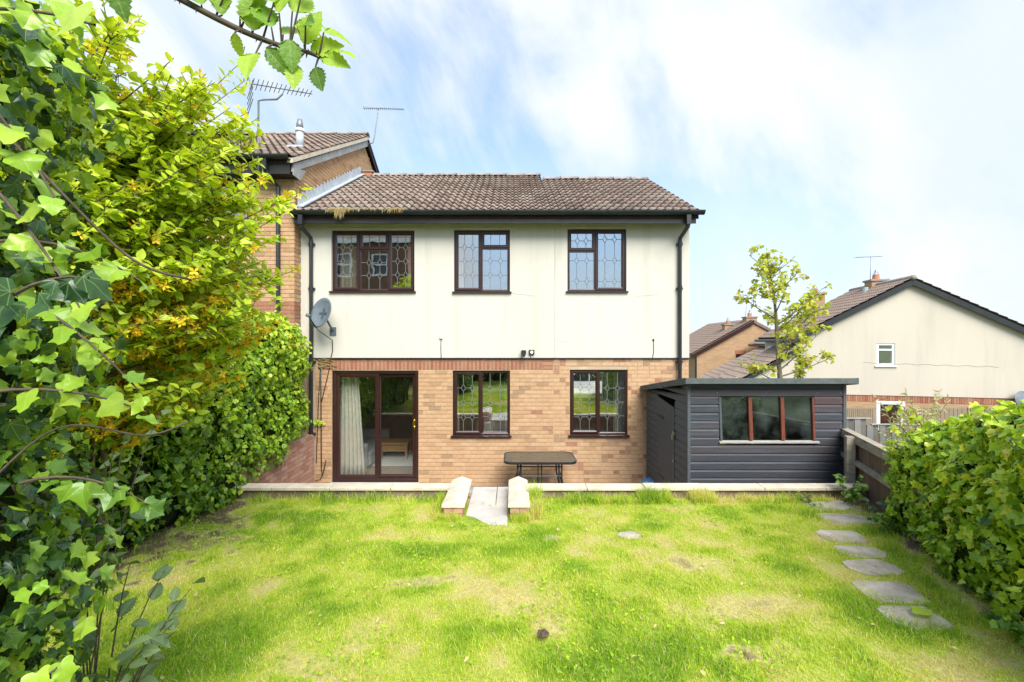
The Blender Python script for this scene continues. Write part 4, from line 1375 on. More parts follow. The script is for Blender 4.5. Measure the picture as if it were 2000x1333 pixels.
# ------------------------------------------------------------------ low garden wall, step walls, paving
lw = thing('retaining_wall', 'low retaining wall with pale flat copings along the lawn edge', 'wall', (0, 5.8, 0))
MB().box(-3.78, -0.70, 5.735, 5.86, -0.05, 0.862).build('wall_core', 'low_wall', lw)
MB().box(0.10, 4.70, 5.735, 5.86, -0.05, 0.862).build('wall_core', 'low_wall', lw)
for (a, b) in ((-3.78, -0.775), (0.20, 4.72)):
    x = a
    while x < b - 0.05:
        L = min(0.75 + random.uniform(-.02, .02), b - x)
        if b - x - L < 0.2:
            L = b - x
        dz = random.uniform(-.003, .003)
        MB().box(x, x + L - 0.006, 5.70 + random.uniform(-.004, .004), 5.885, 0.863, 0.902 + dz).build('coping_stone', 'coping', lw, bevel=0.006)
        x += L
for (x0, x1, lab) in ((-0.775, -0.52, 'short flank wall with ridged stone copings, on the patio door side of the step'), (-0.045, 0.20, 'short flank wall with ridged stone copings, beside the tall grass tuft')):
    fw = thing('step_wall', lab, 'wall', ((x0 + x1) / 2, 5.4, 0.75))
    MB().box(x0 + .03, x1 - .03, 5.02, 5.86, 0.45, 0.91).build('wall_core', 'brick_pink', fw).color = (0.2, 0, 0, 1)
    ys_ = [4.985, 5.16, 5.44, 5.68, 5.90]
    xm = (x0 + x1) / 2
    for a, b in zip(ys_, ys_[1:]):
        a2, b2 = a + .004, b - .004
        z = 0.905 + random.uniform(-.006, .006)
        w0 = random.uniform(-.012, .012)
        mb = MB().add([(x0, a2, z), (x1, a2, z), (x1, a2 + w0, z + .035), (xm, a2 + .012, z + .078), (x0, a2 + w0, z + .035),
                       (x0, b2, z), (x1, b2, z), (x1, b2 + w0, z + .035), (xm, b2 + .012, z + .078), (x0, b2 + w0, z + .035)],
                      [(4, 3, 2, 1, 0), (5, 6, 7, 8, 9), (0, 1, 6, 5), (1, 2, 7, 6), (2, 3, 8, 7), (3, 4, 9, 8), (4, 0, 5, 9)])
        mb.build('coping_stone', 'coping', fw, bevel=0.008)
    for k in range(2):
        for j in range(2):
            b_ = link(bpy.data.objects.new('brick', pink_me), fw)
            b_.matrix_basis = Matrix.LocRotScale(Vector((x0 + .075 + j * .105, 5.005, 0.80 + .0755 * k)), None, Vector((0.098, 1, 1)))
            b_.color = (random.random() * .6, 0, 0, 1)
path = thing('paved_path', 'pale slab path leading down between the two flank walls', 'path', (-0.28, 5.4, 0.75))
for (a, b, c, d) in ((-0.515, -0.05, 4.80, 5.40), (-0.515, -0.198, 5.406, 6.08), (-0.19, -0.05, 5.406, 6.08)):
    MB().box(a, b, c, d, 0.70, 0.792 + random.uniform(-.002, .002)).build('paving_slab', 'slab', path, bevel=0.005)
for k in range(4):
    MB().box(-0.68, 0.08, 5.87 + 0.24 * k, 6.11 + 0.24 * k, -0.04, 0.735 - 0.18 * k).build('step', 'slab', path)

dw = thing('dividing_wall', 'pinkish brick boundary wall under the clipped ivy beside the patio', 'wall', (-3.82, 7, 0))
dm = MB().box(-3.92, -3.719, 5.6, FY - 0.004, -0.1, 1.0).build('wall_core', 'mortar', dw)
pos, rot, tin = [], [], []
for k in range(14):
    z = 0.0755 * k - 0.02
    for c, L in lay(5.62, FY - 0.02, z, k, []):
        pos.append((-3.71, c, z)); rot.append(SIDE @ np.diag([L, 1, 1])); tin.append(random.uniform(0.0, 0.75))
scatter('brick', 'brick_courses', [pink_me], pos, np.array(rot), 1.0, tin, np.zeros(len(pos), int), dm, 'brick_pink', 300)

sp = [(3.80, 5.40, .60, .28, .15), (3.60, 4.94, .54, .34, -.1), (3.25, 4.47, .44, .30, .05), (3.16, 4.13, .42, .26, -.12), (3.03, 3.82, .42, .27, .1),
      (2.84, 3.42, .44, .33, -.08), (2.72, 3.08, .38, .27, .06)]
FLAGL = ['grey flagstone closest to the low wall, first of the path', 'second flagstone of the path counted from the low wall', 'third flagstone of the path counted from the low wall',
         'fourth flagstone of the path counted from the low wall', 'fifth flagstone of the path counted from the low wall', 'sixth flagstone of the path counted from the low wall',
         'seventh and last flagstone from the low wall, with a pale fallen leaf on it']
for i, (cx, cy, wx, wy, a) in enumerate(sp):
    pts = []
    for k in range(10):
        t = 2 * math.pi * k / 10
        e = 0.9
        ux = math.copysign(abs(math.cos(t)) ** 0.5, math.cos(t)) * wx / 2 * random.uniform(.88, 1.08)
        uy = math.copysign(abs(math.sin(t)) ** 0.5, math.sin(t)) * wy / 2 * random.uniform(.88, 1.08)
        pts.append((cx + ux * math.cos(a) - uy * math.sin(a), cy + ux * math.sin(a) + uy * math.cos(a)))
    z = float(lawn_z(np.array([cx]), np.array([cy]))[0])
    o = MB().prism(pts, z - 0.05, z + 0.014).build('flagstone', 'flag', None, bevel=0.008)
    tag(o, FLAGL[i], 'flagstone', 'flagstones of the overgrown path')
for (cx, cy, r, lab) in ((1.16, 4.5, 0.13, 'rounded pale stone sunk in the lawn below the garden table'), (0.40, 4.48, 0.13, 'flat grey stone almost covered by turf near the tall grass tuft')):
    z = float(lawn_z(np.array([cx]), np.array([cy]))[0])
    mb = MB()
    ellipsoid_mesh(mb, (cx, cy, z + (0.0 if cx > 1 else -.018)), (r, r * .62, 0.035), int(cx * 10), 0.08, 16, 8)
    tag(mb.build('lawn_stone', 'flag', None, True), lab, 'stone')
mb = MB()
ellipsoid_mesh(mb, (0.19, 2.80, float(lawn_z(np.array([.19]), np.array([2.8]))[0]) + .05), (0.036, 0.028, 0.022), 5, 0.2, 18, 12)
tag(mb.build('earth_clod', 'clod'), 'dark crumbly clod of earth lying on the open grass', 'earth clod')

# ------------------------------------------------------------------ garden table
gt = thing('garden_table', 'rectangular patio table with mottled dark top and black metal legs', 'table', (0.47, 7.9, 0))


def rounded(x0, x1, y0, y1, r, n=6):
    p = []
    for cx, cy, a0 in ((x1 - r, y0 + r, -90), (x1 - r, y1 - r, 0), (x0 + r, y1 - r, 90), (x0 + r, y0 + r, 180)):
        for k in range(n + 1):
            a = R(a0 + 90 * k / n)
            p.append((cx + r * math.cos(a), cy + r * math.sin(a)))
    return p


MB().prism(rounded(-0.115, 1.065, 7.565, 8.265, 0.13), 0.705, 0.7235).build('top', 'table_top', gt)
rim = rounded(-0.14, 1.09, 7.54, 8.29, 0.15)
rimt = MB()
rin = rounded(-0.116, 1.066, 7.564, 8.266, 0.13)
n = len(rim)
rimt.add([(x, y, z) for z in (0.69, 0.728) for x, y in rim] + [(x, y, z) for z in (0.69, 0.728) for x, y in rin],
         [f for i in range(n) for f in ((i, (i + 1) % n, n + (i + 1) % n, n + i), (n + i, n + (i + 1) % n, 3 * n + (i + 1) % n, 3 * n + i), (i, 2 * n + i, 2 * n + (i + 1) % n, (i + 1) % n))])
rimt.build('rim', 'black_plastic', gt)
for xx in (0.10, 0.84):
    sgn = -1 if xx < 0.4 else 1
    for yy in (7.68, 8.14):
        g = -1 if yy < 7.9 else 1
        for dx in (0, 0.05):
            MB().tube([(xx + dx * -sgn, yy, 0.70), (xx + dx * -sgn, yy, 0.42), (xx + sgn * (0.05 - dx), yy + g * .02, 0.2), (xx + sgn * (.13 - dx), yy + g * .05, 0.0)], 0.014, 8).build('leg', 'black_plastic', gt, True)
    MB().tube([(xx, 7.68, 0.44), (xx, 8.14, 0.44)], 0.011, 6).build('crossbar', 'black_plastic', gt)
for zz in (0.62, 0.46):
    MB().tube([(0.10, 7.68, zz), (0.84, 7.68, zz)], 0.011, 6).build('crossbar', 'black_plastic', gt)
for xx in (0.44, 0.50):
    MB().tube([(xx, 7.68, 0.70), (xx, 7.68, 0.30)], 0.011, 6).build('upright', 'black_plastic', gt)
bx_ = thing('plastic_toy', 'small blue plastic toy with yellow knob tucked beside the shed', 'toy', (2.48, 8.2, 0))
MB().prism([(2.32, 0.0), (2.52, 0.0), (2.52, 0.27), (2.38, 0.25), (2.32, 0.15)], 8.1, 8.28, 'y').build('body', 'blue_plastic', bx_, bevel=0.015)
MB().tube([(2.44, 8.09, 0.15), (2.44, 8.04, 0.15)], 0.04, 12).build('knob', 'yellow_plastic', bx_)
MB().box(2.35, 2.51, 8.085, 8.099, 0.20, 0.23).build('stripe', 'white_pvc', bx_)

# ------------------------------------------------------------------ shed
shed = thing('shed', 'dark stained timber shed with three pane window and sloping felt roof', 'shed', (3.6, 7.5, 0))
SX0, SX1, SY0, SY1 = 2.515, 4.755, 6.50, 8.48
SW = (2.965, 4.315, 1.315, 1.935)


def shed_top(y):
    return 2.155 - (y - SY0) * 0.148


# front boards, cut round the window
k = 0
z = -0.03
while z < 2.12:
    z1 = min(z + 0.1165, 2.15)
    segs = [(SX0, SX1)]
    if z1 > SW[2] + .02 and z < SW[3] - .02:
        segs = [(SX0, SW[0] - .005), (SW[1] + .005, SX1)]
    for (a, b) in segs:
        zz0, zz1 = z, z1
        mb = MB()
        # shiplap: concave upper lip, proud lower face
        pr = [(SY0 + 0.022, zz0), (SY0 - .004, zz0 + 0.004), (SY0 - 0.001, zz1 - 0.030), (SY0 + 0.010, zz1 - 0.008), (SY0 + 0.012, zz1), (SY0 + 0.022, zz1)]
        mb.prism(pr, a, b, 'x')
        o = mb.build('board', 'shed_wood', shed)
        cx = (a + b) / 2
        redness = 0.02 + 0.22 * (zz0 > 1.9) + ((0.50 if zz0 > 1.7 else 0.25) if (a > 4 and zz0 > 1.4) else 0.0) + (0.22 if zz0 < 1.25 else 0) * random.random() + random.uniform(-.05, .50)
        o.color = (min(max(redness, 0), 1), 0, 0, 1)
    z = z1
nails = MB()
for kz in range(18):
    for xx in (SX0 + .06, 2.93, 3.63, 4.36, SX1 - .06):
        zz = -0.03 + 0.1165 * kz + .045 + random.uniform(-.008, .008)
        if SW[2] - .05 < zz < SW[3] + .03 and SW[0] < xx < SW[1]:
            continue
        nails.box(xx - .004, xx + .004, SY0 - .0065, SY0, zz - .004, zz + .004)
nails.build('nail_heads', 'steel', shed)['kind'] = 'stuff'
# left side boards with the door opening
DY0, DY1 = 7.02, 7.84
z = -0.03
while z < 2.14:
    z1 = z + 0.1165
    for (a, b) in (((SY0, DY0), (DY1, SY1)) if z < 1.80 else ((SY0, SY1),)):
        za, zb = min(z1, shed_top(a)), min(z1, shed_top(b))
        if zb <= z and za <= z:
            continue
        if zb <= z:
            b = SY0 + (2.155 - z) / 0.148 - 0.01
            zb = z + 0.003
        mb = MB()
        vs = [(SX0 + .022, a, z), (SX0 - .008, a, z + .004), (SX0 - .003, a, za - min(.03, (za - z) / 2)), (SX0 + .012, a, za), (SX0 + .022, a, za)]
        vs += [(SX0 + .022, b, z), (SX0 - .008, b, z + .004), (SX0 - .003, b, zb - min(.03, (zb - z) / 2)), (SX0 + .012, b, zb), (SX0 + .022, b, zb)]
        mb.add(vs, [(0, 1, 2, 3, 4), (9, 8, 7, 6, 5)] + [(i, i + 5, (i + 1) % 5 + 5, (i + 1) % 5) for i in range(5)])
        mb.build('board', 'shed_side', shed)
    z = z1
dr = MB().box(SX0 + 0.005, SX0 + 0.014, DY0 + .012, DY1 - .012, 0.004, 1.69).build('door', 'shed_side', shed)
n = 7
for i in range(n):
    a, b = DY0 + 0.01 + (DY1 - DY0 - .02) * i / n, DY0 + 0.01 + (DY1 - DY0 - .02) * (i + 1) / n
    top = lambda y: 1.795 - (DY1 - y) * 0.11
    MB().add([(SX0 - .010, a + .003, 0.0), (SX0 - .010, b - .003, 0.0), (SX0 - .010, b - .003, top(b)), (SX0 - .010, a + .003, top(a)),
              (SX0 + .0045, a + .003, 0.0), (SX0 + .0045, b - .003, 0.0), (SX0 + .0045, b - .003, top(b)), (SX0 + .0045, a + .003, top(a))],
             [(0, 1, 2, 3), (7, 6, 5, 4), (0, 4, 5, 1), (1, 5, 6, 2), (2, 6, 7, 3), (3, 7, 4, 0)]).build('door_board', 'shed_side', dr)
for zz in (0.45, 1.45):
    MB().box(SX0 - .018, SX0 - .011, DY1 - .32, DY1 + .02, zz, zz + .035).build('hinge', 'black_plastic', dr)
MB().box(SX0 - .03, SX0 - .011, DY0 - .05, DY0 + .05, 1.30, 1.34).build('hasp', 'steel', dr)
lk = MB().box(SX0 - .05, SX0 - .025, DY0 - .03, DY0 + .02, 1.22, 1.29)
lk.tube([(SX0 - .037, DY0 - .022, 1.285), (SX0 - .037, DY0 - .018, 1.33), (SX0 - .037, DY0 + .008, 1.33), (SX0 - .037, DY0 + .012, 1.285)], 0.006, 6)
lk.build('padlock', 'steel', dr)
MB().box(SX0 - .02, SX0 - .0105, DY0 + .02, DY0 + .05, 0.86, 0.90).build('latch', 'steel', dr)
for (x0, x1, y0, y1) in ((SX0 - .012, SX0 + .030, SY0 - .014, SY0 + .030), (SX1 - .03, SX1 + .012, SY0 - .014, SY0 + .03)):
    MB().box(x0, x1, y0, y1, -0.03, 2.14).build('corner_post', 'shed_side', shed)
MB().prism([(SY0 + .03, -0.03), (SY1, -0.03), (SY1, shed_top(SY1)), (SY0 + .03, shed_top(SY0 + .03))], SX1 - .022, SX1, 'x').build('side_panel', 'shed_side', shed)
MB().box(SX0 + .022, SX1 - .022, SY1 - .02, SY1, -0.03, shed_top(SY1)).build('back_panel', 'shed_side', shed)
MB().box(SX0 + .022, SX1 - .022, SY0 + .03, SY1 - .02, -0.05, 0.02).build('shed_floor', 'shed_side', shed)
rp_ = [(SY0 - 0.15, shed_top(SY0 - .15) + .012), (SY1 + .06, shed_top(SY1 + .06) + .012), (SY1 + .06, shed_top(SY1 + .06) + .03), (SY0 - .15, shed_top(SY0 - .15) + .03)]
MB().prism(rp_, SX0 - .085, SX1 + .055, 'x').build('roof_deck', 'shed_side', shed)
MB().prism([(y, z + .021) for y, z in rp_[:2]] + [(y, z + .010) for y, z in rp_[2:]], SX0 - .092, SX1 + .062, 'x').build('roof_felt', 'felt', shed)
MB().box(SX0 - .10, SX1 + .07, SY0 - .172, SY0 - .152, 2.145, 2.222).build('roof_trim', 'felt', shed)
for xx in (SX0 - .105, SX1 + .063):
    MB().prism([(SY0 - .151, 2.135), (SY1 + .07, shed_top(SY1 + .07) - .04), (SY1 + .07, shed_top(SY1 + .07) + .045), (SY0 - .151, shed_top(SY0 - .151) + .048)], xx, xx + .018, 'x').build('roof_trim', 'felt', shed)
sw = MB()
lean = 0.045


def leanbar(mb, xt, xb, w, y0, y1, z0, z1):
    mb.add([(xb - w / 2, y0, z0), (xb + w / 2, y0, z0), (xb + w / 2, y1, z0), (xb - w / 2, y1, z0), (xt - w / 2, y0, z1), (xt + w / 2, y0, z1), (xt + w / 2, y1, z1), (xt - w / 2, y1, z1)],
           [(0, 3, 2, 1), (4, 5, 6, 7), (0, 1, 5, 4), (1, 2, 6, 5), (2, 3, 7, 6), (3, 0, 4, 7)])


wn = MB().box(SW[0] - .02, SW[1] + .02, SY0 + .022, SY0 + .05, SW[3], SW[3] + .03).build('window', 'shed_side', shed)
xsw = [SW[0] + 0.012, 3.405, 3.862, SW[1] - 0.012]
for i, xx in enumerate(xsw):
    mb = MB()
    leanbar(mb, xx - .01, xx + .012, 0.05 if 0 < i < 3 else 0.03, SY0 - 0.012, SY0 + .04, SW[2] + .008, SW[3])
    mb.build('glazing_bar', 'red_timber' if i else 'shed_side', wn)
for a, b in zip(xsw, xsw[1:]):
    MB().box(a, b, SY0 + .018, SY0 + .022, SW[2], SW[3] + .01).build('pane', 'shed_glass', wn)
sb = MB()
sb.prism([(SY0 - .035, SW[2] - .03), (SY0 - .035, SW[2] - .012), (SY0 + .03, SW[2] + .006), (SY0 + .03, SW[2] - .03)], SW[0] - .01, SW[1] + .06, 'x')
sb.build('sill', 'bare_timber', wn)
# clutter leaning inside the shed
bl = thing('broom', 'pale broom handle leaning inside the shed window', 'broom', (3.6, 7.2, 0.02))
MB().tube([(3.55, 7.0, 0.1), (3.95, 7.3, 1.75)], 0.014, 8).build('handle', 'bare_timber', bl)
MB().box(3.40, 3.70, 6.95, 7.03, 0.02, 0.12).build('head', 'bare_timber', bl)
wb = thing('workbench', 'plain timber workbench inside the shed', 'workbench', (3.7, 7.5, 0.02))
MB().box(3.0, 4.5, 7.2, 7.8, 0.97, 1.02).build('top', 'pine', wb)
for xx in (3.05, 4.40):
    for yy in (7.25, 7.69):
        MB().box(xx, xx + .06, yy, yy + .06, 0.02, 0.97).build('leg', 'pine', wb)
tag(MB().box(3.12, 3.42, 7.3, 7.6, 1.02, 1.32).build('cardboard_box', 'pine', None, bevel=0.006), 'brown box standing on the workbench inside the shed', 'box')

# ------------------------------------------------------------------ garden fence on the right
fence = thing('garden_fence', 'weathered timber fence with rails running from the shed into the ivy', 'fence', (4.3, 5, 0.7))
fd = Vector((-0.327, -0.945, 0))
fs_ = Vector((-0.945, 0.327, 0))              # towards the lawn
f0 = Vector((4.80, 6.62, 0))
fbd = MB().box(-0.05, 0.05, -0.009, 0.009, 0, 0.92).mesh('fence_board', 'fence_wood')
ang = math.atan2(fd.y, fd.x)
for i in range(50):
    p = f0 + fd * (0.104 * i)
    o = link(bpy.data.objects.new('fence_board', fbd), fence)
    o.matrix_basis = Matrix.Translation(p + Vector((0, 0, 0.54 + random.uniform(-.012, .012)))) @ Matrix.Rotation(ang, 4, 'Z')
    o.color = (random.random(), 0, 0, 1)
for h, t in ((1.42, 0.075), (1.13, 0.06)):
    for a, b in ((0.0, 2.4), (2.41, 5.1)):
        p, q_ = f0 + fd * a + fs_ * 0.035, f0 + fd * b + fs_ * 0.035
        MB().bar((p.x, p.y, h), (q_.x, q_.y, h), 0.05, t).build('rail', 'rail_wood', fence)
p, q_ = f0, f0 + fd * 5.1
MB().bar((p.x, p.y, 1.475), (q_.x, q_.y, 1.475), 0.10, 0.03).build('capping', 'rail_wood', fence)
for a in (0.62, 2.4, 4.2):
    p = f0 + fd * a + fs_ * 0.10
    MB().bar((p.x, p.y, 0.5), (p.x, p.y, 1.47), 0.10, 0.10, (fd.x, fd.y, 0)).build('post', 'rail_wood', fence, bevel=0.006)

# neighbour's picket fence and panel fence further right
pf = thing('picket_fence', 'low grey close boarded fence beyond the garden fence', 'fence', (7.2, 9.2, 0))
pm = MB().box(-0.058, 0.058, 0, 0.02, 0, 1.0).mesh('picket', 'grey_picket')
for i in range(26):
    o = link(bpy.data.objects.new('picket', pm), pf)
    x = 6.35 + i * 0.122
    tz = 1.20 if x < 7.08 else 1.08
    o.matrix_basis = Matrix.LocRotScale(Vector((x, 9.0 + (0.02 if i % 2 else 0), tz - 1.75)), None, Vector((1, 1, 1.75)))
    o.color = (random.random(), 0, 0, 1)
MB().box(6.29, 7.10, 8.985, 9.035, 1.20, 1.222).build('capping', 'grey_board', pf)
MB().box(7.10, 9.5, 8.985, 9.035, 1.08, 1.102).build('capping', 'grey_board', pf)
for i, (a, b) in enumerate(((9.3, 10.30), (10.33, 11.34), (12.24, 14.2), (14.23, 16.4))):
    pn = thing('fence_panel', ['brown slatted fence panel near the shed end, before the far brick wall', 'brown slatted fence panel ending beside the lower white framed window', 'brown slatted fence panel behind the pale willowy shrub', 'brown slatted fence panel beyond the willowy shrub'][i], 'fence', ((a + b) / 2, 14.2, -1.6))
    MB().box(a, b, 14.2, 14.23, -1.66, 0.66).build('panel', 'panel_brown', pn)
    w = (b - a - 0.1) / 14
    for k in range(14):
        MB().box(a + .05 + k * w + .006, a + .05 + (k + 1) * w - .006, 14.18, 14.199, -1.6, 0.62).build('slat', 'panel_brown', pn)

# ------------------------------------------------------------------ houses further off
class Local:
    """build parts in a turned local frame: x along the gable, y going back, z up"""
    def __init__(self, origin, ang):
        self.M = Matrix.Translation(Vector(origin)) @ Matrix.Rotation(ang, 4, 'Z')

    def put(self, mb, name, m, parent, **kw):
        mb.v = [tuple(self.M @ Vector(p)) for p in mb.v]
        return mb.build(name, m, parent, **kw)


def chimney(L, parent, x, y, z0, z1, w, pots=1, m='far_brick'):
    c = L.put(MB().box(x - w / 2, x + w / 2, y - w / 2, y + w / 2, z0, z1), 'chimney', m, parent)
    L.put(MB().box(x - w / 2 - .05, x + w / 2 + .05, y - w / 2 - .05, y + w / 2 + .05, z1, z1 + .07), 'chimney_cap', 'ridge', c)
    for i in range(pots):
        L.put(MB().tube([(x, y, z1 + .07), (x, y, z1 + .28)], [0.13, 0.11], 10), 'chimney_pot', 'terracotta', c)
        t = MB()
        for k in range(4):
            a = k * math.pi / 2
            t.tube([(x + .1 * math.cos(a), y + .1 * math.sin(a), z1 + .28), (x, y, z1 + .5)], 0.012, 5)
        L.put(t, 'chimney_cowl', 'alu', c)
    return c


def roll_roof(L, parent, name, x0, z0, x1, z1, y0, y1, step=0.30, roll=0.15, m='tile', tint=0.3):
    """tiled roof plane rising from (x0,z0) to (x1,z1), along y: stepped courses of rolls (joined, far away)"""
    mb = MB()
    n = max(2, round(math.hypot(x1 - x0, z1 - z0) / step))
    ny = max(4, round((y1 - y0) / roll) * 4)
    dx, dz = (x1 - x0) / n, (z1 - z0) / n
    ln = math.hypot(dx, dz)
    ox, oz = -dz / ln, dx / ln
    if oz < 0:
        ox, oz = -ox, -oz
    for r in range(n):
        for s, (u, off) in enumerate(((0, 0.03), (1, 0.005))):
            for k in range(ny + 1):
                h = off + 0.035 * max(0, math.sin(2 * math.pi * k / 4.0 + .4))
                mb.v.append((x0 + dx * (r + u) + ox * h, y0 + (y1 - y0) * k / ny, z0 + dz * (r + u) + oz * h))
    w = ny + 1
    for r in range(n):
        for k in range(ny):
            a = 2 * r * w + k
            mb.f.append((a, a + 1, a + w + 1, a + w))
            if r:
                b = (2 * r - 1) * w + k
                mb.f.append((b, b + 1, a + 1, a))
    o = L.put(mb, name, m, parent)
    o.color = (tint, 0, 0, 1)
    return o


# cream gabled house on the right
LH = Local((10.67, 16.8, 0), R(-13))
hh = thing('gable_house', 'cream rendered gable end house with black bargeboards beyond the shed', 'house', (13, 17, -1.6))
GW, G0, GE, GR = 7.4, -1.7, 2.92, 4.80
hw = (2.42, 2.98, 1.86, 2.66)
lwn = (2.42, 3.30, -0.42, 0.60)
LH.put(MB().holes(0, GW, 0.80, GE, [hw], 0, 0.3).prism([(0, GE + .0005), (GW, GE + .0005), (GW / 2 - .25, GR)], 0, 0.3, 'y'), 'render_wall', 'far_render', hh)
LH.put(MB().holes(0, GW, G0, 0.56, [lwn], 0.03, 0.3), 'brick_base', 'far_brick', hh)
band = LH.put(MB().box(0, GW, 0.045, 0.3, 0.562, 0.798), 'brick_band', 'mortar', hh)
sm_ = MB().box(-0.034, 0.034, 0, 0.03, -0.112, 0.112).mesh('brick', 'brick')
for k in range(int(GW / 0.0765)):
    o = link(bpy.data.objects.new('brick', sm_), band)
    o.matrix_basis = LH.M @ Matrix.Translation(Vector((0.04 + k * 0.0765, 0.022, 0.68)))
    o.color = (random.uniform(.82, 1.0), 0, 0, 1)
crk = [(2.0 + i * 0.16, -0.002, 1.96 + 0.02 * math.sin(i * 1.7) - 0.004 * i) for i in range(26)]
LH.put(MB().tube(crk, 0.006, 4), 'wall_crack', 'ridge', hh)
LH.put(MB().box(0, 0.3, 0.302, 4.2, G0, GE), 'side_wall', 'far_render', hh)
AP = GW / 2 - .25
sl_ = (GR - GE) / AP
zR = GR + 0.14
LH.put(MB().prism([(-0.28, GE - .28 * sl_ - .02), (AP, GR - .02), (GW + .3, GE - .4), (GW + .3, GE - .28), (AP, zR - .03), (-0.28, GE - .28 * sl_ + .12)], -0.12, 4.2, 'y'), 'roof', 'underlay', hh)
LH.put(MB().prism([(-0.30, GE - .30 * sl_ - .10), (AP, GR - .10), (AP, GR + .10), (-0.30, GE - .30 * sl_ + .10)], -0.16, -0.125, 'y'), 'bargeboard', 'black_plastic', hh)
LH.put(MB().prism([(AP + .001, GR - .10), (GW + .32, GE - .52), (GW + .32, GE - .34), (AP + .001, GR + .10)], -0.16, -0.125, 'y'), 'bargeboard', 'black_plastic', hh)
roll_roof(LH, hh, 'tile_slope', -0.34, GE - .34 * sl_ + .13, AP, zR, -0.18, 4.2, tint=0.45)
roll_roof(LH, hh, 'tile_slope', GW + .34, GE - .30, AP, zR, -0.18, 4.2, tint=0.45)
LH.put(MB().tube([(AP, -.2, zR + .02), (AP, 4.2, zR + .02)], 0.09, 8), 'ridge', 'ridge', hh, smooth=True)
LH.put(MB().tube([(-0.40, -.15, GE - .16), (-0.40, 4.2, GE - .16)], 0.06, 8), 'gutter', 'black_plastic', hh)
LH.put(MB().tube([(-0.38, .1, GE - .2), (-0.05, -.06, GE - .45), (-0.05, -.06, G0)], 0.04, 8), 'downpipe', 'black_plastic', hh)
for (wd, nm) in ((hw, 0), (lwn, 1)):
    mb = MB().ring(wd[0], wd[1], wd[2], wd[3], 0.075 if nm == 0 else 0.12, 0.02, 0.12, 0.01)
    if nm == 0:
        mb.box(wd[0] + .06, wd[1] - .06, 0.024, 0.1, wd[2] + .54, wd[2] + .60)
    o = LH.put(mb, 'window', 'white_pvc', hh)
    LH.put(MB().box(wd[0] + .06, wd[1] - .06, 0.06, 0.066, wd[2] + .06, wd[3] - .06), 'pane', 'glass', o)
    LH.put(MB().box(wd[0] - .06, wd[1] + .06, -0.05, 0.10, wd[2] - .04, wd[2] - .001), 'sill', 'white_pvc', o)
LH.put(MB().box(0.31, 7, 2.2, 2.3, G0, GE), 'room_wall', 'plaster', hh)
pt = thing('flower_vase', 'red vase of leaves inside the lower white framed window', 'vase', LH.M @ Vector((2.86, 0.5, -.3)))
LH.put(MB().tube([(2.86, .5, -.3), (2.86, .5, -.1), (2.86, .5, 0.12), (2.86, .5, .2)], [.08, .13, .10, .12], 12), 'pot', 'red_pot', pt, smooth=True)
lf = MB()
for k in range(14):
    a = k * 2.4
    lf.tube([(2.86, .5, .2), (2.86 + .12 * math.cos(a), .5 + .1 * math.sin(a), .32 + .01 * k)], [.03, .008], 4)
LH.put(lf, 'foliage', 'terrain', pt)
chimney(LH, hh, AP + .05, 2.3, 4.5, 5.12, 0.55)

LH.put(MB().tube([(AP - .55, 1.8, 4.3), (AP - .55, 1.8, 4.85)], 0.09, 10), 'soil_vent', 'lead', hh)
# side lean-to with its own tiled slope
LH.put(MB().prism([(-2.3, G0), (-.001, G0), (-.001, 2.42), (-2.3, 1.0)], 0.0, 2.6, 'y'), 'lean_to_wall', 'far_render', hh)
LH.put(MB().prism([(-2.5, 0.82), (-.05, 2.36), (-.05, 2.52), (-2.5, 0.98)], -0.12, -0.08, 'y'), 'bargeboard', 'black_plastic', hh)
roll_roof(LH, hh, 'lean_to_roof', -2.55, 1.0, -.05, 2.55, -0.14, 2.6, tint=0.2)
# second terraced house behind it with a matching lean-to
h2 = thing('terrace_house', 'next terraced house behind the young tree with tiled lean-to porch', 'house', LH.M @ Vector((1, 9.5, -1.6)))
LH.put(MB().box(1.3, 7.6, 4.23, 10.0, G0, 2.72), 'wall', 'far_render', h2)
LH.put(MB().prism([(-1.9, G0), (1.29, G0), (1.29, 2.42), (-1.9, 0.72)], 5.0, 8.4, 'y'), 'lean_to_wall', 'far_brick', h2)
LH.put(MB().prism([(-2.1, 0.56), (1.28, 2.36), (1.28, 2.52), (-2.1, 0.72)], 4.9, 4.94, 'y'), 'bargeboard', 'black_plastic', h2)
roll_roof(LH, h2, 'lean_to_roof', -2.15, 0.74, 1.28, 2.56, 4.86, 8.4, tint=0.2)
LH.put(MB().prism([(0.9, 2.5), (4.3, 4.28), (7.9, 2.5)], 4.23, 10.0, 'y'), 'roof', 'underlay', h2)
roll_roof(LH, h2, 'tile_slope', 0.85, 2.56, 4.3, 4.42, 4.22, 10.0, tint=0.5)
LH.put(MB().tube([(0.82, 4.2, 2.50), (0.82, 10, 2.50)], 0.06, 8), 'gutter', 'black_plastic', h2)
for (a, b) in ((4.5, 5.5), (6.6, 7.8)):
    o = LH.put(MB().box(1.27, 1.299, a, b, 1.7, 2.6), 'window', 'white_pvc', h2)
    LH.put(MB().box(1.26, 1.269, a + .08, b - .08, 1.78, 2.52), 'pane', 'dark_glass', o)
for (a, b) in ((2.75, 3.7),):
    o = LH.put(MB().box(-0.03, -0.001, a, b, 1.5, 2.5), 'window', 'white_pvc', hh)
    LH.put(MB().box(-0.04, -0.031, a + .08, b - .08, 1.58, 2.42), 'pane', 'dark_glass', o)

chimney(LH, h2, AP - 1.15, 4.9, 2.9, 4.88, 0.6)

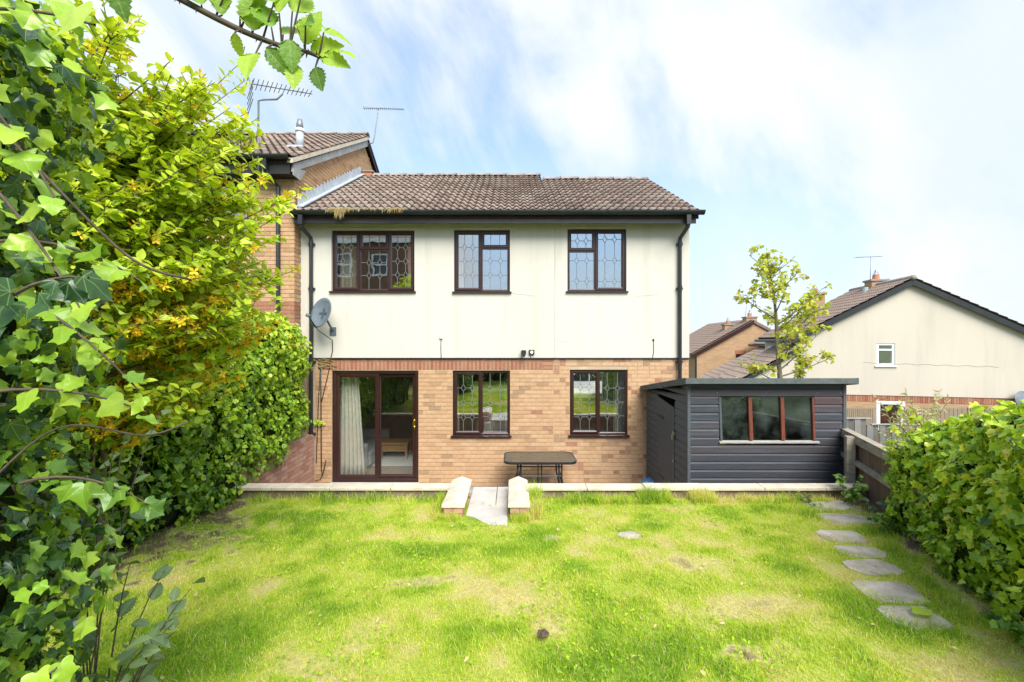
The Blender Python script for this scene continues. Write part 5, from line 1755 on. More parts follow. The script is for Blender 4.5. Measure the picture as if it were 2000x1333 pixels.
# brick gable beyond
L3 = Local((10.95, 27.0, 0), R(-6))
h3 = thing('brick_gable_house', 'distant buff brick gable house with two chimneys and a dark window', 'house', (14, 27, -1.6))
w3 = (2.22, 2.74, 1.12, 1.96)
LH3 = MB().holes(0, 6.6, -1.8, 1.98, [w3], 0, 0.3).prism([(0, 1.9805), (6.6, 1.9805), (3.2, 3.80)], 0, .3, 'y')
L3.put(LH3, 'brick_wall', 'far_brick', h3)
L3.put(MB().box(0, .3, .301, 8, -1.8, 1.97), 'side_wall', 'far_brick', h3)
L3.put(MB().prism([(-.3, 1.80), (3.2, 3.80), (6.9, 1.75), (6.9, 1.9), (3.2, 3.98), (-.3, 1.97)], -.1, 8, 'y'), 'roof', 'tile', h3).color = (0.5, 0, 0, 1)
roll_roof(L3, h3, 'tile_slope', -.36, 1.97, 3.2, 4.03, -.16, 8, tint=0.5)
L3.put(MB().prism([(-.33, 1.70), (3.2, 3.74), (3.2, 3.96), (-.33, 1.92)], -.16, -.12, 'y'), 'bargeboard', 'mahogany', h3)
o = L3.put(MB().ring(w3[0], w3[1], w3[2], w3[3], .05, .03, .12), 'window', 'mahogany', h3)
L3.put(MB().box(w3[0] + .04, w3[1] - .04, .07, .08, w3[2] + .04, w3[3] - .04), 'pane', 'dark_glass', o)
L3.put(MB().box(w3[0] - .04, w3[1] + .04, -.006, .02, w3[3] + .01, w3[3] + .24), 'lintel', 'far_red', h3)
L3.put(MB().tube([(-.05, -.05, 1.8), (-.05, -.05, -1.8)], .05, 8), 'downpipe', 'black_plastic', h3)
chimney(L3, h3, 2.35, 1.6, 3.0, 3.72, .55)
chimney(L3, h3, 3.2, .5, 3.6, 4.12, .6)
# furthest house: roof just showing past the wall
L4 = Local((11.6, 35.0, 0), R(-4))
h4 = thing('far_house', 'furthest brick house, only its tiled roof and eaves showing past the drainpipe wall', 'house', (13, 35, -1.6))
L4.put(MB().box(0, 6, 0, 6, -1.8, 1.55), 'wall', 'far_brick', h4)
o = L4.put(MB().box(1.7, 2.7, -.04, -.002, .5, 1.4), 'window', 'white_pvc', h4)
L4.put(MB().box(1.78, 2.62, -.05, -.041, .58, 1.32), 'pane', 'dark_glass', o)
mbr = MB()
nrow, ncol = 8, 160
for r in range(nrow):
    for off, u in ((.05, 0), (.005, 1)):
        for k in range(ncol + 1):
            t = (r + u) / nrow
            mbr.v.append((-.3 + 6.6 * k / ncol, -.35 + 2.2 * t, 1.5 + .85 * t + off + .04 * max(0, math.sin(2 * math.pi * k / 4))))
for r in range(nrow):
    for k in range(ncol):
        a = 2 * r * (ncol + 1) + k
        mbr.f.append((a, a + 1, a + ncol + 2, a + ncol + 1))
L4.put(mbr, 'roof', 'tile', h4).color = (0.45, 0, 0, 1)
L4.put(MB().box(-.3, 6.3, -.42, -.36, 1.42, 1.56), 'gutter', 'black_plastic', h4)

c1 = LH.M @ Vector((AP - .15, 2.3, 5.0))
yagi('tv_aerial', 'thin television aerial on the cream gable house chimney', (c1.x - .62, c1.y, c1.z + 1.10), (c1.x + .56, c1.y + .1, c1.z + 1.16), 12, 0.10,
     [(c1.x, c1.y, c1.z), (c1.x + .02, c1.y, c1.z + 1.13)], 0.012, er=0.006, br=0.010)
c2 = L3.M @ Vector((2.9, .5, 3.9))
yagi('tv_aerial', 'thin leaning aerial on the distant brick gable chimney', (c2.x - .75, c2.y, c2.z + 1.35), (c2.x + .55, c2.y + .1, c2.z + 1.15), 8, 0.12,
     [(c2.x, c2.y, c2.z - .3), (c2.x + .18, c2.y, c2.z + 1.5)], 0.014, er=0.008, br=0.012)
# pigeon and side roof at the right edge
bd_ = thing('bird', 'small grey pigeon perched on the cream house roof', 'bird', LH.M @ Vector((6.35, .6, 3.45)))
mb = MB()
B0 = LH.M @ Vector((6.30, 0.4, 3.58))
mb.tube([B0 + Vector((.17, 0, -.07)), B0 + Vector((.09, 0, -.02)), B0, B0 + Vector((-.07, 0, .05)), B0 + Vector((-.10, 0, .11)), B0 + Vector((-.14, 0, .115))], [.012, .04, .062, .045, .034, .008], 10)
mb.build('body', 'pigeon', bd_, True)
MB().tube([B0 + Vector((0, -.02, -.04)), B0 + Vector((.0, -.02, -.16))], .008, 5).build('leg', 'terracotta', bd_)
MB().tube([B0 + Vector((0, .03, -.04)), B0 + Vector((.0, .03, -.16))], .008, 5).build('leg', 'terracotta', bd_)
d2 = thing('satellite_dish', 'dark satellite dish on the far cream house brickwork', 'satellite dish', LH.M @ Vector((6.55, 0, .7)))
c = LH.M @ Vector((6.55, -.22, .78))
mb = MB()
for i in range(5):
    for k in range(20):
        a = 2 * math.pi * k / 20
        r = .30 * i / 4
        mb.v.append(tuple(c + Vector((r * math.cos(a), .5 * r * r - .05 + r * math.sin(a) * .25, r * math.sin(a)))))
mb.f += [(i * 20 + k, i * 20 + (k + 1) % 20, i * 20 + 20 + (k + 1) % 20, i * 20 + 20 + k) for i in range(4) for k in range(20)]
mb.build('reflector', 'dish_grey', d2, True)
MB().tube([c, LH.M @ Vector((6.55, .02, .66))], .03, 6).build('bracket', 'dish_grey', d2)
MB().tube([c + Vector((0, -.05, -.27)), c + Vector((-.05, -.38, -.1))], .014, 6).build('arm', 'black_plastic', d2)

# ------------------------------------------------------------------ behind the camera (mirrored in the glass)
bh = thing('opposite_house', 'brown brick house with white windows standing behind the garden', 'house', (-11, -12.5, 1))
bwins = [(-9.0, -8.0, 6.9, 8.4), (-11.3, -10.3, 6.9, 8.4), (-13.6, -12.6, 6.9, 8.4), (-9.0, -8.0, 3.6, 5.1), (-11.3, -10.3, 3.6, 5.1)]
MB().holes(-16, -6.7, 0.8, 9.2, bwins, -12.2, -12.0).build('wall', 'brown_brick', bh)
MB().box(-16, -6.7, -20, -12.21, 0.8, 9.2).build('wall_core', 'far_red', bh)
for w in bwins:
    mb = MB().ring(w[0], w[1], w[2], w[3], .09, 0, .1)
    mb.v = [(x, -12.0 - y + .02, z) for x, y, z in mb.v]
    mb.box(w[0] + .05, w[1] - .05, -12.09, -12.0, (w[2] + w[3]) / 2 - .05, (w[2] + w[3]) / 2 + .05)
    o = mb.build('window', 'white_pvc', bh)
    MB().box(w[0], w[1], -12.15, -12.12, w[2], w[3]).build('pane', 'dark_glass', o)
MB().prism([(-20.4, 9.1), (-11.7, 9.1), (-11.7, 9.3), (-16, 11.6), (-20.4, 9.3)], -16.2, -6.5, 'x').build('roof', 'tile', bh).color = (.5, 0, 0, 1)
MB().box(-16.2, -6.5, -11.72, -11.68, 9.0, 9.3).build('fascia', 'white_pvc', bh)

# ------------------------------------------------------------------ plants
def leafy(parent, m, meshes, pts, nrm, size, tint, bulk, down=0.8, jitter=0.6, limit=300, seed=3, smooth=True):
    g = np.random.default_rng(seed)
    n = len(pts)
    nn_ = nrm + g.normal(size=(n, 3)) * jitter + np.array([0, 0, 0.25])
    tip = np.array([0, 0, -down]) + nrm * 0.35 + g.normal(size=(n, 3)) * 0.45
    rot = frames(nn_, tip)
    scatter('leaf', bulk, meshes, pts, rot, size, tint, g.integers(0, len(meshes), n), parent, m, limit, smooth)


ivy_me = ivy_variants('ivy_leaf', 'ivy', 8)
near_me = ivy_variants('near_ivy', 'near_ivy', 12, True)
shrub_me = oval_variants('shrub_leaf', 'shrub', 0.27, 4)
bram_me = oval_variants('bramble_leaf', 'bramble', 0.33, 4, serr=5, fold=0.25, droop=0.25)
pale_me = oval_variants('pale_leaf', 'pale', 0.34, 3, serr=5, fold=0.2, droop=0.3)
willow_me = oval_variants('willow_leaf', 'willow', 0.11, 2)
flower_me = star_flower('blossom')
maple_me = ivy_variants('maple_leaf', 'maple', 3)

# --- clipped ivy hedge along the left boundary
hedge = thing('ivy_hedge', 'long clipped ivy hedge covering the boundary wall towards the house', 'hedge', (-3.8, 6, 0.8))
blobs = []
y = 2.4
while y < 8.25:
    topz = 3.22 - 0.03 * (y - 6) - (0.16 if y > 7.8 else 0)
    cx = -3.92 - 0.03 * (y - 6)
    for z in ((1.0, 1.35, 1.8, 2.3, topz - 0.44) if y < 7.1 else (1.2, 1.75, 2.3, topz - 0.44)):
        if z < 1.3 and y > 7.1:
            z = 1.40
        blobs.append(((cx + random.uniform(-.04, .06), y + random.uniform(-.1, .1), z), (0.42 + random.uniform(-.05, .06), 0.42, 0.44 + random.uniform(-.03, .04))))
    y += 0.42
blobs += [((-3.62, 5.62, .92), (.26, .3, .26)), ((-3.60, 5.25, .92), (.24, .3, .24)), ((-3.66, 4.8, .95), (.24, .3, .25))]
core = MB()  # solid body added inside the leaves so the gaps read dark
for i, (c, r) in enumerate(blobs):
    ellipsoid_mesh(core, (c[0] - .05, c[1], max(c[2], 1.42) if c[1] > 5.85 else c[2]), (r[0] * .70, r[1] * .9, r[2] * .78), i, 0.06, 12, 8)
core.build('shade_core', 'shade_core', hedge, True)


def hedge_keep(p, n):
    low = 0.74 + 0.15 * np.clip(p[:, 1] - 6.2, 0, 3) + 0.10 * np.sin(p[:, 1] * 9) * np.sin(p[:, 1] * 4.1 + 1)
    ok = (p[:, 0] > -4.1) & ~((p[:, 1] > 5.85) & (p[:, 2] < low)) & (p[:, 1] < 8.48)
    hole = fbm(p[:, 1] * 3.0 + 5, p[:, 2] * 2.0 + 3, 44, 3)
    return ok & ((hole > 0.36 + 0.05 * (p[:, 2] < 2.2)) | (rng.random(len(p)) < 0.20))


P, Nn, D = blob_points(blobs, 27000, 0.22, hedge_keep, 5)
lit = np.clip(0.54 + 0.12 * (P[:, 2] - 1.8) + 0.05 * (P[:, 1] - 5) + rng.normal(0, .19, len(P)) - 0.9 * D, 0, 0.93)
yel = (fbm(P[:, 1] * 2.2, P[:, 2] * 2.2, 71, 3) > 0.62) & (P[:, 2] > 2.65) & (rng.random(len(P)) < .6)
lit = np.where(yel, rng.uniform(.9, 1.0, len(P)), lit)
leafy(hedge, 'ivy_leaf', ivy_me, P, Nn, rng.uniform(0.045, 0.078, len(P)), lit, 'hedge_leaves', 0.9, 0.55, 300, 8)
MB().tube([(-3.9, 4.9, 0.75), (-3.88, 4.9, 1.6), (-3.95, 4.95, 2.4)], [.05, .04, .02], 7).build('stem', 'bark', hedge, True)
MB().tube([(-3.9, 6.6, 0.75), (-3.85, 6.7, 1.3), (-3.95, 6.6, 2.2)], [.04, .035, .02], 7).build('stem', 'bark', hedge, True)

# --- ivy bush over the right-hand fence
rb = thing('ivy_bush', 'bushy bright ivy mound smothering the garden fence on the right', 'ivy', (3.9, 4, 0.8))
blobs = []
y = 4.50
while y > 1.6:
    fx0 = 4.80 - 0.346 * (6.62 - y) + 0.06 + 0.16 * max(0, (y - 2.6) / 2)
    topz = np.interp(y, [1.5, 3.2, 4.0, 4.62], [2.42, 2.34, 2.10, 1.74])
    lv = [1.0, 1.3] + ([1.65] if topz > 1.9 else []) + [topz - .36]
    for z in lv:
        blobs.append(((fx0 + random.uniform(-.05, .05), y + random.uniform(-.06, .06), z), (0.40 + random.uniform(-.05, .05), 0.36, 0.37)))
    y -= 0.34
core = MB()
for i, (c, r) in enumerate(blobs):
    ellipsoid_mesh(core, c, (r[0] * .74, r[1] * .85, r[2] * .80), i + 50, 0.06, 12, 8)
core.build('shade_core', 'shade_core', rb, True)


def rb_keep(p, n):
    hole = fbm(p[:, 1] * 3.2 + 2, p[:, 2] * 3.2 + 9, 91, 3)
    zl = 1.0 - .0421 * p[:, 1]
    return (p[:, 2] > zl + .03) & (p[:, 0] < 4.80 - 0.346 * (6.62 - p[:, 1]) + 0.35) & ((hole > .40) | (rng.random(len(p)) < .25))


P, Nn, D = blob_points(blobs, 11500, 0.22, rb_keep, 6)
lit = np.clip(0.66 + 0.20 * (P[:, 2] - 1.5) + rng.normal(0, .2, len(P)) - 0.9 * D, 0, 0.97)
# loose shoots standing proud of the mound
g = np.random.default_rng(77)
shoot = MB()
SPn, SNn = [], []
for i in range(70):
    c, r = blobs[g.integers(0, len(blobs))]
    a = g.uniform(2.2, 5.0)
    b = Vector(c) + Vector((math.cos(a) * r[0] * .8, math.sin(a) * r[1] * .8, r[2] * g.uniform(-.2, .9)))
    e = b + Vector((math.cos(a) * g.uniform(.05, .2), math.sin(a) * g.uniform(.05, .2), g.uniform(-.05, .24)))
    shoot.tube([b, b.lerp(e, .5) + Vector((0, 0, .03)), e], [.004, .003, .0015], 5, False)
    for k in range(8):
        SPn.append(tuple(b.lerp(e, .3 + .7 * k / 7) + Vector(g.normal(0, .012, 3)))); SNn.append((math.cos(a) * .5, math.sin(a) * .8, .6))
shoot.build('stems', 'bramble_stem', rb, True)
P = np.concatenate([P, np.array(SPn)]); Nn = np.concatenate([Nn, np.array(SNn)])
lit = np.concatenate([lit, np.clip(g.normal(.82, .1, len(SPn)), .5, .97)])
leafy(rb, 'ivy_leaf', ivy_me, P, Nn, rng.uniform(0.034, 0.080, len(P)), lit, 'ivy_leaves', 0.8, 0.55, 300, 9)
MB().tube([(3.95, 4.2, .8), (3.9, 4.15, 1.2), (3.95, 4.1, 1.7)], [.03, .025, .015], 6).build('stem', 'bark', rb, True)
MB().tube([(3.6, 3.2, .85), (3.58, 3.2, 1.3), (3.6, 3.15, 1.9)], [.03, .025, .015], 6).build('stem', 'bark', rb, True)


# --- flowering shrub with yellow-orange blossom
def in_env(p):
    return (np.sum(((p - np.array([-3.0, 3.45, 3.30])) / np.array([1.22, 1.0, 1.32])) ** 2, -1) < 1) | (np.sum(((p - np.array([-3.0, 2.7, 3.75])) / np.array([0.92, 0.75, 1.25])) ** 2, -1) < 1)


shrub = thing('flowering_shrub', 'tall yellow green shrub with orange yellow blossom spilling over the hedge', 'shrub', (-3.4, 3.4, 0.9))
g = np.random.default_rng(17)
stems, stem_nodes = [], []
for i in range(9):
    b = Vector((-3.5 + g.uniform(-.2, .25), 3.3 + g.uniform(-.5, .5), 0.85))
    tx = b + Vector((g.uniform(-.1, .6), g.uniform(-.45, .35), g.uniform(2.2, 3.2)))
    pts = [b, b.lerp(tx, .35) + Vector((g.uniform(-.1, .1), 0, .1)), b.lerp(tx, .7), tx]
    stems.append(pts)
    for t in np.linspace(.35, 1, 12):
        k = min(int(t * 3), 2)
        stem_nodes.append(pts[k].lerp(pts[k + 1], t * 3 - k))
sm2 = MB()
for pts in stems:
    sm2.tube(pts, [.026, .02, .014, .007], 6)
LP, LN, LT, FP, FN = [], [], [], [], []
arch = [((-2.8, 2.8, 3.9), (-2.08, 2.8, 4.48)), ((-2.9, 2.7, 4.0), (-2.34, 2.75, 4.70)), ((-2.7, 2.9, 3.9), (-1.86, 2.85, 4.36)), ((-2.7, 2.6, 4.0), (-2.2, 2.6, 4.62)),
        ((-3.1, 2.9, 2.9), (-1.62, 3.05, 3.86)), ((-3.0, 2.8, 2.75), (-1.75, 3.1, 3.40)), ((-2.9, 2.6, 3.3), (-1.95, 2.9, 4.0)), ((-3.0, 3.2, 3.6), (-1.95, 3.3, 4.35)),
        ((-3.0, 3.2, 3.8), (-2.15, 3.2, 4.62)), ((-3.1, 2.9, 3.8), (-2.4, 2.95, 4.85)), ((-3.0, 3.0, 2.6), (-1.85, 3.2, 3.0)), ((-2.8, 3.0, 3.0), (-1.60, 3.15, 3.62))]
ntw = 520
for i in range(ntw):
    if i < len(arch) * 2:
        a, e = (Vector(q_) for q_ in arch[i % len(arch)])
        if i >= len(arch):
            e = e + Vector(g.normal(0, .14, 3))
    else:
        for _ in range(40):
            e = Vector((g.uniform(-4.1, -1.7), g.uniform(2.0, 4.3), g.uniform(2.2, 5.0)))
            if i % 4 == 0:
                e = Vector((g.uniform(-2.75, -1.75), g.uniform(2.7, 3.5), g.uniform(3.2, 4.45)))
                break
            if in_env(np.array(e)) and not in_env(np.array(e) + (np.array(e) - np.array([-3.0, 3.3, 3.3])) * .28):
                break
        a = min(stem_nodes, key=lambda s: (s - e).length + 1.2 * max(0, s.z - e.z + .3))
        if (a - e).length > 1.0:
            a = e + (a - e) * (1.0 / (a - e).length)
    mid_ = a.lerp(e, .5) + Vector((0, 0, -0.06)) + Vector(g.normal(0, .04, 3))
    ctrl = [a, mid_, e]
    pts = [a * (1 - t) ** 2 + mid_ * (2 * t * (1 - t)) + e * t * t for t in np.linspace(0, 1, 7)]
    sm2.tube(pts, [.007, .006, .0055, .005, .004, .003, .002], 5, False)
    ln = (a - e).length
    nside = int(2 + ln * 4)
    for k in range(nside):
        t = g.uniform(.25, .95)
        p = a * (1 - t) ** 2 + mid_ * (2 * t * (1 - t)) + e * t * t
        dv = Vector(g.normal(size=3)) + Vector((.15, -.15, .45))
        q_ = p + dv.normalized() * g.uniform(.08, .24)
        sm2.tube([p, p.lerp(q_, .5) + Vector((0, 0, .008)), q_], [.0035, .0028, .0016], 4, False)
        dd = (q_ - p).normalized()
        for j in range(int(3 + (q_ - p).length / .028)):
            u = .15 + .85 * g.random()
            sd_ = dd.cross(Vector(g.normal(size=3))).normalized()
            dirv = (sd_ + dd * .8 + Vector((0, 0, .2))).normalized()
            LP.append(p.lerp(q_, u)); LN.append((Vector(g.normal(0, .5, 3)) + Vector((.1, -.35, .8)), dirv)); LT.append(.45 + .5 * u * t)
    npair = int(ln / 0.052)
    for k in range(npair):
        t = 0.18 + 0.82 * (k + g.random() * .6) / npair
        p = a * (1 - t) ** 2 + mid_ * (2 * t * (1 - t)) + e * t * t
        dr_ = (e - a).normalized()
        ax = Vector(g.normal(size=3))
        s = dr_.cross(ax).normalized()
        for sg in (-1, 1):
            dirv = (s * sg + dr_ * 0.75 + Vector((0, 0, .25))).normalized()
            LP.append(p); LN.append((dirv.cross(dr_.cross(dirv)).normalized() * 1.0 + Vector((0, 0, .8)), dirv)); LT.append(t)
        warm = (p.z < 3.55) and (p.x < -1.9)
        if g.random() < (0.75 if warm and t < .8 and p.z < 3.3 else 0.12):
            for q_ in range(4 if p.z < 3.1 else 2):
                FP.append(p + Vector(g.normal(0, .02, 3))); FN.append(Vector(g.normal(size=3)) + Vector((.3, -.8, -.1)))
sm2.build('branches', 'bark', shrub, True)
LPn = np.array([tuple(p) for p in LP]); n = len(LPn)
rot = frames(np.array([tuple(a) for a, b in LN]) + g.normal(size=(n, 3)) * .35, np.array([tuple(b) for a, b in LN]) + g.normal(size=(n, 3)) * .15)
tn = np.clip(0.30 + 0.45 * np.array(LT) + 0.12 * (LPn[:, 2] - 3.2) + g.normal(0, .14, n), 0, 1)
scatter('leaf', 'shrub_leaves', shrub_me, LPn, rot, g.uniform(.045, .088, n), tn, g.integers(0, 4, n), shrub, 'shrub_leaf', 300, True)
FPn = np.array([tuple(p) for p in FP]); n = len(FPn)
scatter('flower', 'blossom', [flower_me], FPn, frames(np.array([tuple(v) for v in FN]), g.normal(size=(n, 3))), g.uniform(.038, .062, n), g.random(n), np.zeros(n, int), shrub, 'blossom', 200)

# --- near ivy at the left
near = thing('climbing_ivy', 'large leaved climbing ivy hanging close by on the left', 'ivy', (-1.8, 1.4, 0.9))
blobs = [((-1.86, 1.34, 1.35), (.50, .5, .55)), ((-1.86, 1.34, 2.05), (.50, .5, .6)), ((-1.84, 1.32, 2.8), (.52, .48, .6)), ((-1.80, 1.28, 3.45), (.50, .45, .55))]
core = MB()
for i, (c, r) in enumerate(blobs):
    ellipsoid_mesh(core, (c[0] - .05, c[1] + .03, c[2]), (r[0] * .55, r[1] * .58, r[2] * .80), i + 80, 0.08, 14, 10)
core.build('shade_core', 'shade_core', near, True)
P, Nn, D = blob_points(blobs, 6000, 0.38, lambda p, n_: (p[:, 2] < 3.85) & (n_[:, 0] > -.5) & (p[:, 1] > .92), 12)
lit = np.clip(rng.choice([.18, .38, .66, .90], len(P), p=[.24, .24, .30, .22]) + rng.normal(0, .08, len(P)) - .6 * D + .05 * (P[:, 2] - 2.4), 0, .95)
# hanging sprays
sprays = [((-1.40, 1.05, 3.45), (-0.66, .72, 3.24), 5, .9), ((-1.35, 1.1, 3.2), (-.93, 1.0, 2.78), 6, .8), ((-1.4, 1.2, 2.9), (-.92, 1.12, 2.62), 6, .75), ((-1.38, 1.2, 3.0), (-.98, 1.2, 2.9), 5, .75),
          ((-1.35, 1.25, 2.35), (-1.05, 1.3, 2.28), 5, .6), ((-1.4, 1.1, 1.9), (-1.12, 1.12, 1.82), 5, .75), ((-1.4, 1.1, 1.75), (-1.12, 1.1, 1.72), 5, .6), ((-1.4, 1.05, 1.6), (-1.1, 1.1, 1.95), 5, .85),
          ((-1.35, 1.1, 2.6), (-.98, 1.22, 2.55), 4, .8), ((-1.2, 1.0, 2.75), (-.80, .86, 2.86), 4, .2), ((-1.3, 1.0, 3.4), (-1.0, 1.0, 3.05), 5, .85)]
sv_ = MB()
ex, en, et = [], [], []
for a, b, k, t in sprays:
    a, b = Vector(a), Vector(b)
    m_ = a.lerp(b, .5) + Vector((0, 0, .08))
    pts = [a * (1 - u) ** 2 + m_ * (2 * u * (1 - u)) + b * u * u for u in np.linspace(0, 1, 8)]
    sv_.tube(pts, [.005, .0048, .0045, .004, .0036, .003, .0025, .002], 5, False)
    for i in range(k + 2):
        u = .35 + .65 * i / (k + 1)
        p = a * (1 - u) ** 2 + m_ * (2 * u * (1 - u)) + b * u * u
        ex.append(tuple(p + Vector((random.uniform(-.02, .02), random.uniform(-.02, .02), random.uniform(-.02, .02)))))
        en.append((.5 + random.uniform(-.4, .4), -.75 + random.uniform(-.3, .3), .45))
        et.append(min(1, max(0, t + random.uniform(-.15, .15))))
sv_.tube(smooth_line([(-1.5, 1.15, 3.5), (-1.22, 1.15, 3.2), (-1.05, 1.25, 2.97), (-.95, 1.35, 2.92)]), .0035, 6)
sv_.tube(smooth_line([(-1.45, 1.2, 2.3), (-1.25, 1.25, 2.5), (-1.05, 1.3, 2.47), (-.96, 1.35, 2.5)]), .003, 6)
sv_.build('stems', 'bark', near, True)
P = np.concatenate([P, np.array(ex)]); Nn = np.concatenate([Nn, np.array(en)])
lit = np.concatenate([lit, np.array(et)])
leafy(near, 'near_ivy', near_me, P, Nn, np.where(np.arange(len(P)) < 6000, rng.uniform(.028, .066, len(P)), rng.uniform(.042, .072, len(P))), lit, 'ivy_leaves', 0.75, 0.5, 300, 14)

# --- bramble cane arching overhead
br = thing('bramble_cane', 'thorny bramble cane with toothed leaves arching across the top of the sky', 'bramble', (-1.6, 1.0, 0.95))
cane = [(-1.62, 1.02, .95), (-1.60, .98, 2.0), (-1.45, .95, 3.0), (-1.15, .92, 3.52), (-.85, .90, 3.52), (-.66, .89, 3.415), (-.55, .885, 3.355), (-.46, .88, 3.315), (-.40, .88, 3.30), (-.365, .88, 3.285)]
cs = smooth_line(cane, 4)
MB().tube(cs, list(np.interp(np.arange(len(cs)) / 4, range(10), [.009, .009, .0085, .008, .007, .0062, .0056, .005, .004, .0025])), 8).build('cane', 'bramble_stem', br, True)
th = MB()
for a, b in zip(cane[3:], cane[4:]):
    for k in range(4):
        p = Vector(a).lerp(Vector(b), random.random())
        d = Vector((random.uniform(-.5, .1), random.uniform(-.6, .6), random.uniform(-1, 1))).normalized()
        th.tube([p, p + d * .011], [.0025, .0004], 4, False)
th.build('thorns', 'bramble_stem', br)
bl_ = []
spec_ = [((-.49, .87, 3.29), (.02, -.2, -1), .085, .85), ((-.415, .87, 3.27), (.0, -.1, -1), .062, .8), ((-.40, .875, 3.31), (.5, -.1, .8), .08, .75), ((-.44, .875, 3.33), (.35, 0, 1), .085, .65),
         ((-.50, .88, 3.34), (.1, -.1, 1), .09, .55), ((-.46, .87, 3.34), (-.3, -.2, .9), .08, .35), ((-.39, .88, 3.30), (.9, -.1, .3), .075, .8), ((-.37, .88, 3.29), (.8, 0, -.3), .07, .7),
         ((-.42, .86, 3.31), (.2, -.4, -.6), .07, .3), ((-.53, .87, 3.33), (-.2, -.2, -1), .05, .75), ((-.56, .88, 3.37), (.1, 0, 1), .085, .5), ((-.60, .88, 3.39), (-.4, -.1, .9), .07, .45),
         ((-.47, .87, 3.30), (.6, -.2, -.5), .07, .15), ((-.415, .87, 3.34), (.7, -.1, .9), .085, .9), ((-.38, .88, 3.27), (.25, -.1, -1), .055, .05), ((-.52, .87, 3.36), (.5, -.2, .7), .075, .7),
         ((-.78, .88, 3.44), (.5, -.2, -.7), .085, .1), ((-.80, .89, 3.50), (.2, -.1, .9), .08, .6), ((-.70, .88, 3.45), (.3, 0, 1), .07, .6), ((-.42, .87, 3.37), (.5, -.1, .8), .08, .85), ((-.36, .87, 3.33), (.8, -.1, .6), .07, .8), ((-.45, .86, 3.38), (-.2, -.2, 1), .085, .5), ((-.50, .87, 3.38), (.1, -.2, 1), .075, .65), ((-.39, .86, 3.34), (.4, -.3, -.3), .06, .2), ((-.55, .87, 3.40), (.3, 0, 1), .08, .7), ((-.63, .88, 3.42), (.3, -.2, 1), .07, .6), ((-.40, .865, 3.40), (.3, -.1, .9), .08, .75), ((-.345, .88, 3.30), (.7, 0, -.5), .06, .85), ((-.44, .86, 3.36), (.1, -.3, 1), .07, .8)]
pos = np.array([s[0] for s in spec_]); tip = np.array([s[1] for s in spec_], float)
g = np.random.default_rng(4)
rot = frames(np.tile([0.1, -1.0, 0.3], (len(spec_), 1)) + g.normal(size=(len(spec_), 3)) * .35, tip)
scatter('leaf', 'leaves', bram_me, pos, rot, np.array([s[2] for s in spec_]) * .86, np.clip(np.array([s[3] for s in spec_]) + .18, 0, 1), g.integers(0, 4, len(spec_)), br, 'bramble_leaf', 300, True)
ps = MB()
for s in spec_:
    p = Vector(s[0])
    q_ = min((Vector(a).lerp(Vector(b), t) for a, b in zip(cane[3:], cane[4:]) for t in (0, .25, .5, .75, 1)), key=lambda c_: (c_ - p).length)
    ps.tube([q_, p], [.0022, .0014], 5, False)
ps.build('leaf_stalks', 'bramble_stem', br, True)


# --- small plants
def bramble_clump(label, x, y, h, rad, n, meshes, m, seed, size=(.04, .075), stems_=7, lean=(0, 0)):
    g = np.random.default_rng(seed)
    z0 = float(lawn_z(np.array([x]), np.array([y]))[0]) - .02
    t = thing('bramble_plant', label, 'bramble', (x, y, z0))
    mb = MB()
    P_, N_, T_ = [], [], []
    for i in range(stems_):
        a = g.uniform(0, 6.28)
        e = Vector((x + lean[0] + rad * math.cos(a) * g.uniform(.5, 1), y + lean[1] + rad * math.sin(a) * g.uniform(.5, 1), z0 + h * g.uniform(.55, 1)))
        b = Vector((x + g.normal(0, .02), y + g.normal(0, .02), z0))
        m_ = b.lerp(e, .5) + Vector((0, 0, h * .25))
        mb.tube([b * (1 - u) ** 2 + m_ * (2 * u * (1 - u)) + e * u * u for u in np.linspace(0, 1, 6)], [.004, .004, .0035, .003, .0025, .0015], 5, False)
        for k in range(n // stems_):
            u = .2 + .8 * (k + 1) / (n // stems_)
            p = b * (1 - u) ** 2 + m_ * (2 * u * (1 - u)) + e * u * u
            P_.append(tuple(p + Vector(g.normal(0, .018, 3)))); N_.append((g.normal(0, .4), -.5 + g.normal(0, .4), .9)); T_.append((math.cos(a) + g.normal(0, .7), math.sin(a) + g.normal(0, .7), -.25))
    mb.build('stems', 'bramble_stem', t, True)
    P_ = np.array(P_)
    scatter('leaf', 'leaves', meshes, P_, frames(np.array(N_), np.array(T_)), g.uniform(*size, len(P_)), np.clip(g.normal(.35, .2, len(P_)), 0, 1), g.integers(0, len(meshes), len(P_)), t, m, 300, True)
    return t


bramble_clump('dark green bramble clump where the low wall meets the fence post', 4.02, 5.52, .36, .26, 126, bram_me, 'bramble_leaf', 31)
bramble_clump('sprawling bramble seedling at the foot of the fence boards', 4.10, 5.02, .20, .22, 70, pale_me, 'pale_leaf', 32)
bramble_clump('leafy bramble beside the flagstones under the ivy mound', 3.85, 4.55, .22, .26, 100, bram_me, 'bramble_leaf', 33)
bramble_clump('small weed clump on the flagstone path edge near the low wall', 3.55, 5.45, .12, .15, 50, bram_me, 'bramble_leaf', 35, (.025, .05))
bramble_clump('pale leaved bramble shoots rising below the climbing ivy', -1.68, 1.78, .95, .36, 63, pale_me, 'pale_leaf', 36, (.06, .10), 9, (.10, 0))
bramble_clump('pale bramble spray against the dark hedge foot', -2.2, 2.35, 1.45, .45, 50, pale_me, 'pale_leaf', 37, (.06, .095), 5, (.18, .1))
bramble_clump('low ivy seedlings at the lawn edge under the ivy mound', 3.15, 2.75, .22, .3, 110, ivy_me, 'ivy_leaf', 38, (.03, .06))

